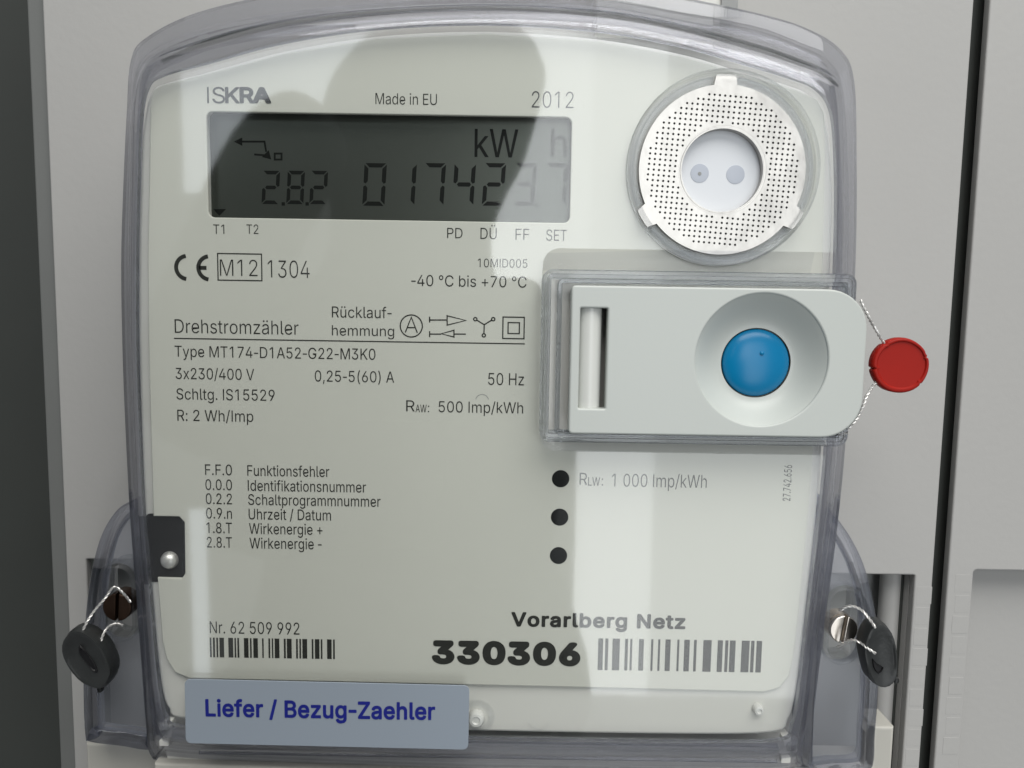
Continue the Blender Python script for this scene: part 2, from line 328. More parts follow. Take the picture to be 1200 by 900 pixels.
GLYPHS = {   # sans-serif letter outlines, thousandths of an em: advance, closed loops
 ' ': (188, []),
 '(': (273, [[89,207,92,264,101,324,132,441,153,494,177,539,236,539,191,428,161,313,154,258,151,207,160,115,188,16,209,-38,236,-96,177,-96,139,-21,111,55,95,131]]),
 ')': (273, [[37,-96,64,-37,86,18,113,116,122,207,119,258,112,313,82,428,37,539,97,539,121,494,142,441,173,323,181,264,184,207,178,130,161,53,134,-22,97,-96]]),
 '+': (453, [[198,34,198,364,255,364,255,34],[61,172,61,226,391,226,391,172]]),
 ',': (188, [[38,-119,68,71,137,71,84,-119]]),
 '-': (300, [[262,244,262,188,39,188,39,244]]),
 '.': (188, [[95,-4,78,-1,63,9,53,24,50,41,53,59,63,73,78,83,95,87,113,83,128,73,138,59,141,41,138,24,128,9,113,-1]]),
 '/': (249, [[235,533,71,-76,14,-76,178,533]]),
 '0': (453, [[227,-7,174,1,130,24,95,62,69,113,53,178,48,254,53,330,69,395,95,447,130,484,174,508,227,516,279,508,323,484,358,447,384,395,400,330,405,254,400,178,384,113,359,62,323,24,279,1],[227,50,261,56,290,74,313,103,330,144,340,194,344,254,340,314,330,365,313,405,290,435,261,453,227,460,192,453,163,435,140,405,123,365,113,314,109,254,113,194,123,144,140,103,163,74,192,56]]),
 '1': (453, [[276,509,276,0,212,0,212,448,209,448,86,358,86,427,198,509]]),
 '2': (453, [[64,0,64,47,234,229,261,257,282,282,311,327,320,371,317,397,308,419,293,436,273,449,250,457,224,460,196,457,172,447,153,433,139,413,130,390,127,362,66,362,71,405,86,442,111,473,143,496,182,511,225,516,268,511,306,497,337,474,361,445,376,411,381,372,371,318,357,290,336,259,306,223,267,180,153,60,153,57,389,57,389,0]]),
 '3': (453, [[218,-7,173,-3,133,10,98,30,70,57,52,91,44,132,109,132,115,107,126,87,144,71,165,59,219,50,248,53,275,61,297,74,315,93,325,116,329,145,326,172,316,196,299,217,275,234,242,244,201,248,157,248,157,299,288,448,288,452,70,452,70,509,372,509,372,461,211,278,211,289,264,288,308,276,344,253,371,222,387,186,393,145,387,103,370,66,344,36,309,12,266,-2]]),
 '4': (453, [[40,105,40,158,247,509,311,509,109,166,109,163,413,163,413,105],[282,0,282,121,282,146,282,318,343,318,343,0]]),
 '5': (453, [[221,-7,178,-2,140,11,108,32,83,60,66,93,60,130,122,130,127,108,138,89,173,60,221,50,250,53,276,64,298,82,314,104,324,131,328,162,324,193,314,221,297,244,275,262,248,273,218,277,167,268,128,246,67,253,96,509,366,509,366,452,151,452,134,301,136,301,178,325,229,334,263,330,294,321,321,306,345,285,364,260,379,231,388,199,391,163,385,117,369,76,343,41,309,15,268,-1]]),
 '6': (453, [[226,-7,182,-1,142,15,109,40,84,74,69,115,64,162,68,199,80,239,102,285,137,340,252,509,322,509,151,261,145,261,165,288,196,307,235,314,278,309,316,295,346,271,370,240,384,201,389,157,384,112,368,73,343,39,310,14,271,-2],[226,48,254,52,279,63,299,79,314,101,324,128,327,157,324,187,314,213,299,235,279,251,254,262,226,265,198,262,174,252,153,235,138,214,128,188,125,158,128,128,138,102,153,79,174,63,198,52]]),
 '7': (453, [[97,0,323,448,323,452,62,452,62,509,391,509,391,449,165,0]]),
 '8': (453, [[226,-7,178,-2,136,11,101,33,74,62,57,96,52,135,55,166,65,195,81,220,101,241,125,256,153,265,153,267,119,282,93,308,76,342,70,380,75,417,90,450,114,477,146,498,184,511,226,516,269,511,306,498,337,477,361,450,377,417,382,380,376,342,359,308,333,282,300,267,300,265,327,256,351,241,372,220,387,195,397,166,401,135,395,96,378,62,352,33,317,11,275,-2],[226,49,258,52,285,60,307,74,323,91,333,113,337,139,333,165,322,189,305,208,283,223,256,232,226,235,196,232,169,223,147,208,130,189,119,165,115,139,119,113,129,91,145,74,167,60,195,52],[226,290,252,292,274,300,293,313,307,330,316,351,319,376,316,399,308,420,294,437,275,449,252,457,226,460,200,457,177,449,159,437,145,420,136,399,133,376,136,351,145,330,159,313,178,300,201,292]]),
 '9': (453, [[226,516,271,510,310,494,343,468,368,434,384,393,389,347,385,309,373,270,350,224,315,168,200,0,130,0,301,248,307,248,287,221,257,202,218,195,175,199,137,214,106,237,83,269,68,307,64,352,69,397,85,436,110,469,143,494,182,510],[226,460,199,457,174,446,154,429,138,407,129,381,125,352,129,322,138,295,154,274,174,257,199,247,226,243,254,247,279,257,299,273,314,295,324,321,327,350,324,381,314,407,299,429,279,446,254,457]]),
 ':': (188, [[95,-4,78,-1,63,9,53,24,50,41,53,59,63,73,78,83,95,87,113,83,128,73,138,59,141,41,138,24,128,9,113,-1],[95,271,78,274,63,284,53,299,50,316,53,334,63,349,78,359,95,362,113,359,128,349,138,334,141,316,138,299,128,284,113,274]]),
 'A': (480, [[16,0,201,509,276,509,463,0,395,0,287,302,276,334,264,372,250,420,232,478,245,478,228,419,213,371,201,333,191,302,85,0],[110,142,110,199,370,199,370,142]]),
 'B': (456, [[60,0,60,509,241,509,289,504,329,491,359,469,381,442,394,410,398,374,395,344,387,320,356,286,315,267,315,262,339,257,363,245,385,227,402,203,414,173,418,136,413,100,400,67,377,39,344,18,301,4,247,0],[125,57,245,57,296,63,330,80,349,105,355,137,352,161,342,184,327,203,306,218,279,228,248,231,125,231],[125,285,238,285,265,288,288,296,308,309,323,326,333,348,336,372,330,403,313,429,283,446,240,452,125,452]]),
 'C': (510, [[267,-7,205,1,150,25,104,63,70,115,48,179,40,254,48,329,70,393,104,445,150,484,205,508,267,516,305,513,340,504,373,490,402,471,427,447,448,418,463,385,473,348,408,348,389,395,357,428,315,449,267,456,223,450,184,432,150,403,125,364,109,314,103,254,109,194,125,145,151,105,184,76,223,59,267,53,315,60,357,81,389,114,408,160,473,160,463,124,448,91,428,62,402,38,373,19,341,5,305,-4]]),
 'D': (502, [[219,0,96,0,96,57,215,57,272,63,318,81,354,110,379,149,394,198,399,255,394,312,379,361,354,399,320,428,275,446,221,452,93,452,93,509,225,509,294,501,353,478,399,441,433,391,455,329,462,255,455,181,433,119,398,68,351,31,291,8],[125,509,125,0,60,0,60,509]]),
 'E': (418, [[60,0,60,509,372,509,372,452,125,452,125,286,355,286,355,229,125,229,125,57,375,57,375,0]]),
 'F': (410, [[60,0,60,509,369,509,369,452,125,452,125,278,346,278,346,221,125,221,125,0]]),
 'G': (520, [[269,-7,205,1,149,25,104,64,69,116,47,179,40,254,47,329,69,393,103,445,149,484,203,508,265,516,304,513,340,504,374,489,403,469,429,445,449,416,465,384,474,349,408,349,387,393,356,427,315,448,265,456,222,450,183,432,150,404,125,364,109,314,103,254,109,194,125,145,151,105,184,76,224,59,269,53,309,57,345,71,374,93,396,123,410,160,415,202,434,199,283,199,283,256,478,256,478,200,471,141,451,91,419,50,377,19,326,0]]),
 'H': (517, [[60,0,60,509,125,509,125,289,392,289,392,509,457,509,457,0,392,0,392,232,125,232,125,0]]),
 'I': (190, [[64,0,64,509,126,509,126,0]]),
 'K': (467, [[104,145,104,216,139,261,174,303,212,344,364,509,448,509,231,276,228,276],[60,0,60,509,125,509,125,334,124,225,125,193,125,0],[372,0,188,259,228,309,449,0]]),
 'L': (393, [[60,0,60,509,125,509,125,57,361,57,361,0]]),
 'M': (628, [[60,0,60,509,152,509,277,187,287,159,299,123,311,84,322,49,307,49,318,83,330,121,342,158,352,187,476,509,568,509,568,0,504,0,504,291,504,327,505,369,506,413,507,457,513,457,498,409,482,363,467,322,456,291,342,0,286,0,170,291,159,321,145,361,129,408,112,457,119,457,120,416,121,372,122,328,122,291,122,0]]),
 'N': (523, [[60,0,60,509,136,509,343,183,363,151,388,107,414,55,405,54,401,108,399,157,399,195,399,509,463,509,463,0,387,0,202,290,177,331,148,381,130,413,108,452,119,454,122,384,124,328,125,291,125,0]]),
 'P': (440, [[60,0,60,509,236,509,290,504,333,489,367,465,390,433,405,395,409,352,405,309,390,271,367,240,333,217,289,203,236,198,125,198,125,0],[234,255,269,258,298,267,319,281,334,300,342,324,345,352,342,380,334,405,319,425,298,440,269,449,233,452,125,452,125,255]]),
 'R': (449, [[60,0,60,509,236,509,290,504,333,489,367,465,390,433,405,395,409,352,405,309,390,271,367,240,333,217,289,203,236,198,125,198,125,0],[234,255,269,258,298,267,319,281,334,300,342,324,345,352,342,380,334,405,319,425,298,440,269,449,233,452,125,452,125,255],[353,0,240,215,313,215,428,0]]),
 'S': (446, [[224,-9,172,-4,128,9,91,31,64,60,46,96,38,137,104,137,110,110,123,88,142,71,166,59,224,49,257,52,286,60,311,74,329,92,341,114,346,139,342,161,332,179,296,205,245,222,184,239,128,260,86,289,60,326,52,372,58,413,75,448,102,476,138,498,180,511,227,516,275,511,316,498,351,476,377,449,394,415,401,378,337,378,326,412,302,437,267,453,225,459,194,456,167,448,145,435,129,418,118,398,115,376,119,352,131,334,169,308,212,293,264,279,312,264,359,238,395,198,405,171,408,139,403,99,386,64,360,34,323,11,278,-4]]),
 'T': (449, [[32,452,32,509,417,509,417,452,257,452,257,0,193,0,193,452]]),
 'U': (517, [[259,-8,203,-2,154,15,114,43,85,80,66,124,60,173,60,509,124,509,124,178,128,144,141,113,160,87,187,68,220,56,259,52,298,56,331,68,357,87,377,113,389,144,393,178,393,509,457,509,457,173,451,124,433,80,403,43,363,15,315,-2]]),
 'V': (480, [[204,0,16,509,84,509,192,206,203,176,215,137,230,89,248,31,235,31,252,90,267,138,279,176,290,206,395,509,463,509,278,0]]),
 'W': (686, [[155,0,16,509,82,509,163,196,175,145,187,94,197,40,189,40,200,94,211,145,224,196,306,509,380,509,462,196,474,145,486,94,497,40,488,40,499,94,510,145,523,196,603,509,670,509,530,0,455,0,368,323,351,391,336,475,350,475,335,395,318,323,230,0]]),
 'Z': (438, [[42,0,42,46,273,385,306,431,341,476,348,454,285,452,223,452,40,452,40,509,397,509,397,462,169,129,134,81,97,33,90,54,152,57,214,57,399,57,399,0]]),
 'a': (389, [[160,-9,126,-5,94,5,68,22,48,45,35,73,30,108,34,138,43,161,58,179,78,193,125,211,178,220,209,224,234,227,265,235,273,243,276,255,276,257,267,297,240,322,220,329,196,331,149,322,118,301,100,274,41,291,57,322,79,346,104,364,133,375,194,384,239,379,286,360,306,343,322,320,333,290,337,251,337,0,277,0,277,52,272,52,252,25,215,1,190,-6],[170,45,202,49,228,59,248,74,263,93,272,115,276,138,276,190,259,182,231,176,200,171,175,168,134,159,103,139,95,124,92,105,102,72,130,52]]),
 'b': (424, [[229,-8,198,-5,172,4,138,31,118,59,112,59,112,0,53,0,53,509,114,509,114,319,118,319,137,346,171,373,197,381,229,384,274,378,313,361,345,332,370,293,385,245,390,189,385,133,370,84,346,45,313,16,274,-2],[220,47,253,51,279,66,301,88,316,117,325,151,328,189,325,227,316,261,301,290,280,311,253,325,220,330,188,325,161,312,140,291,125,263,116,229,113,189,116,150,125,115,140,86,162,65,188,51]]),
 'c': (396, [[207,-8,159,-2,117,16,82,46,56,85,40,133,34,187,40,243,56,291,82,330,117,360,159,378,207,384,260,377,305,356,340,322,362,277,303,262,290,289,270,311,242,325,207,330,173,325,145,310,124,287,108,258,99,224,96,187,99,151,108,117,124,89,145,66,173,51,207,46,243,52,271,66,292,89,304,117,363,102,341,56,306,21,261,-1]]),
 'd': (424, [[195,-8,151,-2,111,16,79,45,55,84,39,133,34,189,39,245,55,293,79,332,112,361,151,378,196,384,228,381,253,373,287,346,306,319,311,319,311,509,372,509,372,0,313,0,313,59,307,59,287,31,252,4,227,-5],[205,47,236,51,263,65,284,86,299,115,309,150,312,189,309,229,300,263,284,291,263,312,237,325,205,330,172,325,145,311,124,290,108,261,99,227,96,189,99,151,109,117,124,88,145,66,172,51]]),
 'e': (404, [[212,-8,161,-2,117,16,82,46,56,85,40,132,34,187,39,242,55,290,81,329,115,359,157,378,205,384,266,374,294,361,319,341,341,315,357,282,368,242,371,194,371,169,75,169,75,221,338,221,310,202,307,237,298,269,283,294,263,314,237,326,205,330,173,326,146,313,125,294,109,270,99,241,96,211,96,178,100,139,110,106,128,80,151,61,179,50,212,46,254,53,285,73,306,105,365,91,353,63,335,39,311,19,283,4,249,-5]]),
 'f': (254, [[228,379,228,327,6,327,6,379],[81,0,81,432,84,461,96,486,113,505,135,519,187,530,222,527,243,521,227,468,215,472,195,474,171,470,154,460,145,443,142,419,142,0]]),
 'g': (425, [[207,-151,168,-148,134,-140,105,-127,82,-110,51,-69,101,-41,122,-66,154,-88,178,-95,207,-97,249,-92,282,-75,304,-47,311,-6,311,68,306,68,287,41,252,16,227,8,195,5,152,10,113,27,80,53,55,90,39,136,34,191,39,246,55,293,80,332,112,361,152,378,196,384,228,382,253,373,288,346,308,319,313,319,313,379,372,379,372,-9,367,-54,350,-90,324,-117,291,-136,251,-147],[205,59,237,63,264,75,285,95,300,121,309,154,312,193,309,231,300,264,285,291,264,312,237,325,205,330,172,325,145,312,124,290,109,262,99,229,96,193,99,155,109,123,124,96,145,76,172,63]]),
 'h': (410, [[114,227,114,0,53,0,53,509,114,509,114,287,102,287,124,332,152,362,187,379,227,384,264,380,295,369,321,349,341,321,353,285,357,240,357,0,296,0,296,235,290,275,273,304,246,323,210,329,184,326,161,317,141,303,126,283,117,257]]),
 'i': (167, [[53,0,53,379,114,379,114,0],[84,443,67,446,54,455,44,468,41,483,44,499,54,512,67,521,84,524,100,521,114,512,123,499,126,483,123,468,114,455,100,446]]),
 'k': (381, [[110,137,110,212,121,212,284,379,360,379,184,199,177,199],[53,0,53,509,114,509,114,0],[294,0,148,186,191,229,372,0]]),
 'l': (189, [[139,-2,101,3,74,20,58,47,53,84,53,509,114,509,114,99,115,77,120,62,130,54,146,52,160,53,170,54,181,3,162,-1]]),
 'm': (610, [[53,0,53,379,112,379,112,295,108,295,118,323,132,346,172,376,219,386,257,380,287,361,309,331,321,295,312,295,322,321,337,343,381,375,407,383,437,386,468,383,497,372,522,354,541,328,553,296,557,255,557,0,496,0,496,254,490,289,473,313,447,326,419,330,395,328,374,320,345,290,335,247,335,0,274,0,274,260,269,288,253,311,229,326,199,330,158,320,140,307,126,289,117,266,114,238,114,0]]),
 'n': (410, [[114,227,114,0,53,0,53,379,112,379,112,287,102,287,124,332,152,362,187,379,227,384,264,380,295,369,321,349,341,321,353,285,357,240,357,0,296,0,296,235,290,275,273,304,246,323,210,329,184,326,161,317,141,303,126,283,117,257]]),
 'o': (415, [[207,-8,159,-2,117,16,82,46,56,85,40,133,34,187,40,243,56,291,82,330,117,360,159,378,207,384,256,378,299,360,333,330,359,291,376,243,381,187,376,133,359,85,333,46,299,16,256,-2],[207,46,242,51,270,66,292,89,307,117,316,151,319,187,316,224,307,258,292,287,270,310,242,325,207,330,173,325,145,310,124,287,108,258,99,224,96,187,99,151,108,117,124,89,145,66,173,51]]),
 'p': (424, [[53,-143,53,379,112,379,112,319,118,319,137,346,171,373,197,381,229,384,274,378,313,361,345,332,370,293,385,245,390,189,385,133,370,84,346,45,313,16,274,-2,229,-8,198,-5,173,4,138,31,118,59,114,59,114,-143],[220,47,253,51,279,66,301,88,316,117,325,151,328,189,325,227,316,261,301,290,280,311,253,325,220,330,188,325,161,312,140,291,125,263,116,229,113,189,116,150,125,115,140,86,162,65,188,51]]),
 'r': (259, [[53,0,53,379,112,379,112,321,115,321,130,347,152,367,181,380,213,385,229,384,243,384,243,322,230,324,207,326,182,323,159,315,140,301,126,284,117,262,114,237,114,0]]),
 's': (365, [[182,-8,145,-5,112,3,84,18,62,38,45,63,36,94,94,107,105,79,124,60,150,49,181,45,217,50,244,62,262,81,268,103,265,121,254,136,237,147,212,155,149,170,104,186,72,208,53,237,47,274,51,305,65,332,87,354,115,370,149,381,187,384,223,381,254,372,279,358,299,339,324,290,268,277,258,298,243,316,219,328,187,333,156,329,131,317,114,299,109,277,112,258,124,243,144,232,172,223,229,209,275,194,306,171,325,142,331,107,326,75,312,47,290,24,260,6,223,-5]]),
 't': (227, [[204,379,204,327,6,327,6,379],[65,471,126,471,126,98,128,76,136,61,150,53,170,50,185,51,202,54,213,2,192,-3,168,-4,125,2,92,21,72,52,65,93]]),
 'u': (410, [[182,-5,146,-1,115,11,89,31,69,59,57,95,53,139,53,379,114,379,114,144,119,105,137,75,164,56,200,50,226,53,249,62,268,77,283,97,293,122,296,153,296,379,357,379,357,0,298,0,298,92,307,92,286,47,257,17,222,0]]),
 'x': (379, [[21,0,171,218,171,171,29,379,100,379,147,306,179,253,207,206,175,206,202,253,233,306,282,379,352,379,209,169,209,214,358,0,287,0,231,85,200,136,173,182,205,182,178,136,148,85,91,0]]),
 'y': (389, [[47,-139,61,-86,71,-87,104,-89,130,-74,141,-58,151,-36,163,-1,17,379,84,379,165,155,187,87,206,21,184,21,202,87,224,155,305,379,371,379,204,-58,177,-107,139,-136,91,-145,65,-143]]),
 'z': (380, [[42,0,42,46,254,320,254,323,48,323,48,379,333,379,333,331,126,60,126,56,339,56,339,0]]),
 '°': (316, [[158,283,128,287,101,298,77,316,59,340,47,367,43,397,47,428,59,455,77,479,101,497,128,509,158,513,188,509,216,497,239,479,257,455,269,428,273,397,269,367,257,340,239,316,216,298,188,287],[158,334,190,343,213,366,222,397,213,430,190,453,158,462,126,453,103,430,95,397,103,366,126,343]]),
 'Ü': (517, [[259,-8,203,-2,154,15,114,43,85,80,66,124,60,173,60,509,124,509,124,178,128,144,141,113,160,87,187,68,220,56,259,52,298,56,331,68,357,87,377,113,389,144,393,178,393,509,457,509,457,173,451,124,433,80,403,43,363,15,315,-2],[331,572,315,575,302,584,293,597,290,612,293,628,302,641,315,650,331,653,346,650,359,641,368,628,371,612,368,597,359,584,346,575],[187,572,172,575,158,584,149,597,146,612,149,628,158,641,172,650,187,653,203,650,216,641,224,628,227,612,224,597,216,584,203,575]]),
 'ä': (389, [[160,-9,126,-5,94,5,68,22,48,45,35,73,30,108,34,138,43,161,58,179,78,193,125,211,178,220,209,224,234,227,265,235,273,243,276,255,276,257,267,297,240,322,220,329,196,331,149,322,118,301,100,274,41,291,57,322,79,346,104,364,133,375,194,384,239,379,286,360,306,343,322,320,333,290,337,251,337,0,277,0,277,52,272,52,252,25,215,1,190,-6],[170,45,202,49,228,59,248,74,263,93,272,115,276,138,276,190,259,182,231,176,200,171,175,168,134,159,103,139,95,124,92,105,102,72,130,52],[261,443,246,446,233,455,224,468,221,483,224,499,233,512,246,520,261,523,277,520,290,512,299,499,301,483,299,468,290,455,277,446],[117,443,102,446,89,455,80,468,77,483,80,499,89,512,102,520,117,523,133,520,146,512,155,499,158,483,155,468,146,455,133,446]]),
 'ü': (410, [[182,-5,146,-1,115,11,89,31,69,59,57,95,53,139,53,379,114,379,114,144,119,105,137,75,164,56,200,50,226,53,249,62,268,77,283,97,293,122,296,153,296,379,357,379,357,0,298,0,298,92,307,92,286,47,257,17,222,0],[277,443,261,446,248,455,239,468,236,483,239,499,248,512,261,520,277,523,292,520,305,512,314,499,317,483,314,468,305,455,292,446],[133,443,118,446,104,455,96,468,93,483,96,499,104,512,118,520,133,523,149,520,162,512,170,499,173,483,170,468,162,455,149,446]]),
}

def _area(l): return .5 * sum(l[i][0] * l[(i + 1) % len(l)][1] - l[(i + 1) % len(l)][0] * l[i][1] for i in range(len(l)))
def _inside(p, l):
    c = False
    for i in range(len(l)):
        (x1, y1), (x2, y2) = l[i - 1], l[i]
        if (y1 > p[1]) != (y2 > p[1]) and p[0] < (x2 - x1) * (p[1] - y1) / (y2 - y1) + x1: c = not c
    return c
def _grow(l, o):
    """move a loop outwards by o with limited mitres"""
    s = 1 if _area(l) > 0 else -1; out = []; n = len(l)
    for i in range(n):
        p = Vector(l[i]); t1 = (p - Vector(l[i - 1])).normalized(); t2 = (Vector(l[(i + 1) % n]) - p).normalized()
        n1, n2 = Vector((t1.y, -t1.x)) * s, Vector((t2.y, -t2.x)) * s
        b = n1 + n2
        if b.length < .2: b = n1
        b.normalize(); out.append(tuple(p + b * (o / max(.6, b.dot(n1)))))
    return out
_GC = {}
def glyph(c, off):
    if (c, off) in _GC: return _GC[(c, off)]
    w, loops = GLYPHS[c]; L = [[(l[i] / 1000, l[i + 1] / 1000) for i in range(0, len(l), 2)] for l in loops]
    v, f = [], []
    if L:
        sg = _area(max(L, key=lambda l: abs(_area(l)))) > 0
        outs = [l for l in L if (_area(l) > 0) == sg]; hol = [l for l in L if (_area(l) > 0) != sg]
        grp = [[o] for o in outs]
        for h in hol:
            c2 = [k for k in grp if _inside(h[0], k[0])]
            if c2: min(c2, key=lambda k: abs(_area(k[0]))).append(h)
        for k, gr in enumerate(grp):
            o_ = min(off, 0)
            vv, ff = curve_geo([_grow(gr[0], o_)] + [_grow(h, -o_) for h in gr[1:]], 0)
            if off > 0:                      # bolder: outline every edge with a band and round joints
                vv, ff = list(vv), list(ff)
                for lp in gr:
                    for i in range(len(lp)):
                        a_, b_ = Vector(lp[i - 1]), Vector(lp[i]); t_ = (b_ - a_)
                        if t_.length < 1e-6: continue
                        t_.normalize(); n_ = Vector((-t_.y, t_.x)) * off; m_ = len(vv)
                        zz = .002 * (2 + len(ff) % 40)
                        vv += [(*(a_ + n_), zz), (*(a_ - n_), zz), (*(b_ - n_), zz), (*(b_ + n_), zz)]; ff.append((m_, m_ + 1, m_ + 2, m_ + 3))
                        m_ = len(vv); vv += [(b_.x + off * math.cos(R(45 * j)), b_.y + off * math.sin(R(45 * j)), zz + .001) for j in range(8)]
                        ff.append(tuple(range(m_, m_ + 8)))
            b = len(v); v += [(x, y, z + .001 * k) for x, y, z in vv]; f += [tuple(b + i for i in q_) for q_ in ff]
    _GC[(c, off)] = (w / 1000, v, f)
    return _GC[(c, off)]

def text_geo(body, off=0.0, track=0.0):
    v, f, x = [], [], 0.0
    for c in body:
        w, gv, gf = glyph(c, off); b = len(v)
        v += [(p[0] + x, p[1], p[2]) for p in gv]; f += [tuple(b + i for i in q_) for q_ in gf]
        x += w + track + off * .6
    return v, f

CAP = {}
def cap_h(off):
    if off not in CAP:
        v, _ = text_geo('H', off); CAP[off] = (min(p[1] for p in v), max(p[1] for p in v))
    return CAP[off]

PR = .05                                 # print lies this far above its plate
def text(body, x0, x1, ytop, ybase, mat=None, parent=None, off=-.003, d=0.0, name='printed_text', up90=False, track=0.0):
    v, f = text_geo(body, off, track)
    xa, xb = min(p[0] for p in v), max(p[0] for p in v); c0, c1 = cap_h(off)
    if up90:
        # reads upwards: x0..x1 are left/right of the column, ytop..ybase its ends
        A = at(x1, ybase, d); B = at(x1, ytop, d); Cc = at(x0, ybase, d)
        sx = (B.y - A.y) / (xb - xa); sy = (A.x - Cc.x) / (c1 - c0)
        vv = [(A.x - (p[1] - c0) * sy, A.y + (p[0] - xa) * sx, d + PR + p[2]) for p in v]
    else:
        A = at(x0, ybase, d); B = at(x1, ybase, d); T = at(x0, ytop, d)
        sx = (B.x - A.x) / (xb - xa); sy = (T.y - A.y) / (c1 - c0)
        vv = [(A.x + (p[0] - xa) * sx, A.y + (p[1] - c0) * sy, d + PR + p[2]) for p in v]
    return mesh(name, vv, f, mat or M['ink'], parent)

def strokes(name, polys, width, mat, parent, d=0.0):
    """flat printed strokes; polys = list of (points, closed) in local 2-D mm"""
    v, f = [], []
    for pts, closed in polys:
        n = len(pts); base = len(v)
        for i in range(n):
            p = Vector(pts[i]); a = Vector(pts[i - 1]) if (i or closed) else None
            b = Vector(pts[(i + 1) % n]) if (i < n - 1 or closed) else None
            t1 = (p - a).normalized() if a is not None else (b - p).normalized()
            t2 = (b - p).normalized() if b is not None else t1
            t = (t1 + t2); t = t.normalized() if t.length > 1e-6 else t1
            nn = Vector((-t.y, t.x)); k = 1 / max(.5, nn.dot(Vector((-t1.y, t1.x))))
            for s in (-1, 1):
                q = p + nn * s * width / 2 * k; v.append((q.x, q.y, d + PR))
        for i in range(n if closed else n - 1):
            a = base + 2 * i; b = base + 2 * ((i + 1) % n)
            f.append((a, a + 1, b + 1, b))
    return mesh(name, v, f, mat, parent)

def arc(c, r, a0, a1, n=24, ry=None):
    ry = r if ry is None else ry
    return [(c[0] + r * math.cos(R(a0 + (a1 - a0) * i / n)), c[1] + ry * math.sin(R(a0 + (a1 - a0) * i / n))) for i in range(n + 1)]

def box_px(name, x0, y0, x1, y1, d0, d1, mat, parent=None, r=.4, bevel=.3, **kw):
    return plate(name, [rr_px(x0, y0, x1, y1, r, d1)], d0, d1, mat, parent, bevel=bevel, **kw)

# ------------------------------------------------------------------ cabinet
WALL = -32.0
cab = plate('cabinet_wall', [rrect(-400, -350, 400, 350, 2)], -76, -72, M['dark'], bevel=.5, kind='structure')

def xw(x, y, d=WALL): return at(x, y, d).x
# mounting panel behind the meter with its knock-out window beside the meter
xl = (xw(50, 0) + xw(87, 900)) / 2; xr = (xw(1142, 0) + xw(1077, 900)) / 2
hole = rr_px(946, 673, 1061, 1000, .5, WALL)
holeL = rr_px(108, 656, 180, 1000, .5, WALL)
mp = plate('mounting_panel', [rrect(xl, -190, xr, 190, 1.5), hole, holeL], WALL - 3, WALL, M['panel'], bevel=.5,
           label='light grey mounting panel directly behind the electricity meter', category='panel')
mpw = WL[mp]
def wall_part(name, pts_lo, pts_hi, d0, d1, mat, parent, bev=.3):
    return plate(name, [rrect(pts_lo[0], pts_lo[1], pts_hi[0], pts_hi[1], min(.6, bev * 2))], d0, d1, mat, parent, bevel=bev)
# window surround, back of the knock-out and the round conductor sleeve in it
hx0, hx1 = min(p[0] for p in hole), max(p[0] for p in hole); hy1 = max(p[1] for p in hole)
wall_part('window_side', (hx1 + .0, -189), (hx1 + 1.2, hy1 + 1.2), WALL - 14, WALL - 3.05, M['panel'], mp)
wall_part('window_top', (hx0, hy1), (hx1 - .05, hy1 + 1.2), WALL - 14, WALL - 3.05, M['panel'], mp)
lx0, lx1 = min(p[0] for p in holeL), max(p[0] for p in holeL); ly1 = max(p[1] for p in holeL)
wall_part('window_back', (lx0 - 2, -189), (lx1 + 30, ly1 + 2), WALL - 18, WALL - 14.1, M['panel_edge'], mp)
wall_part('window_back', (hx0 - 60, -189), (hx1 + 1.2, hy1 + 1.2), WALL - 18, WALL - 14.1, M['panel_edge'], mp)
sx = at(1045, 760, WALL - 6).x
v, f = tube_geo([(sx, -188, WALL - 9), (sx, hy1 - 1, WALL - 9)], 3.2, 20)
mesh('sleeve', v, f, M['panel'], mp, True)
# little moulded steps along the window edges
for k in range(9):
    yy = hy1 - 6 - k * 6.2
    wall_part('moulded_rib', (hx1 + .8, yy - 2.6), (hx1 + 5.2 - .3 * (k % 3), yy + 2.6), WALL - .4, WALL + .03 + .03 * ((k * 5) % 3 == 1), M['panel'], mp, .04)
plate('edge_strip', [rrect((xw(33, 0) + xw(62, 900)) / 2, -189, xl - .1, 189, .8)], WALL - 8, WALL - 1.5, M['strip'], mp, bevel=.6)

plate('cabinet_rail', [rrect(xr - 6, -200, xr + 14, 200, .5)], -46, -38, M['dark'], bevel=.3, kind='structure')
# neighbouring panel to the right of the dark gap, with a sunk field
x2 = (xw(1163, 0) + xw(1092, 900)) / 2
f0 = at(1137, 668, WALL); f0x = (at(1143, 668, WALL).x + at(1122, 900, WALL).x) / 2
np_ = plate('neighbour_panel', [rrect(x2, -190, x2 + 150, 190, 1.5), rrect(f0x, -170, x2 + 130, f0.y, 1.0)], WALL - 3, WALL, M['panel'], bevel=.5,
            label='light grey panel right of the dark vertical gap, with a sunk field', category='panel')
plate('sunk_field', [rrect(f0x - 1, -171, x2 + 131, f0.y + 1, 1)], WALL - 10, WALL - 7, M['panel'], np_, bevel=.3)
plate('field_edge', [rrect(f0x - 1.5, -171, f0x - .02, f0.y + 1, .3)], WALL - 6.9, WALL - 3.05, M['panel'], np_, bevel=.1)
plate('field_edge', [rrect(f0x, f0.y + .02, x2 + 131, f0.y + 1.5, .3)], WALL - 6.9, WALL - 3.05, M['panel'], np_, bevel=.1)
for k in range(9):
    yy = f0.y - 4 - k * 6.2
    wall_part('moulded_rib', (f0x - 5.2 + .4 * (k % 2), yy - 2.6), (f0x - .7, yy + 2.6), WALL - .4, WALL + .03 + .03 * ((k * 5) % 3 == 1), M['panel'], np_, .04)

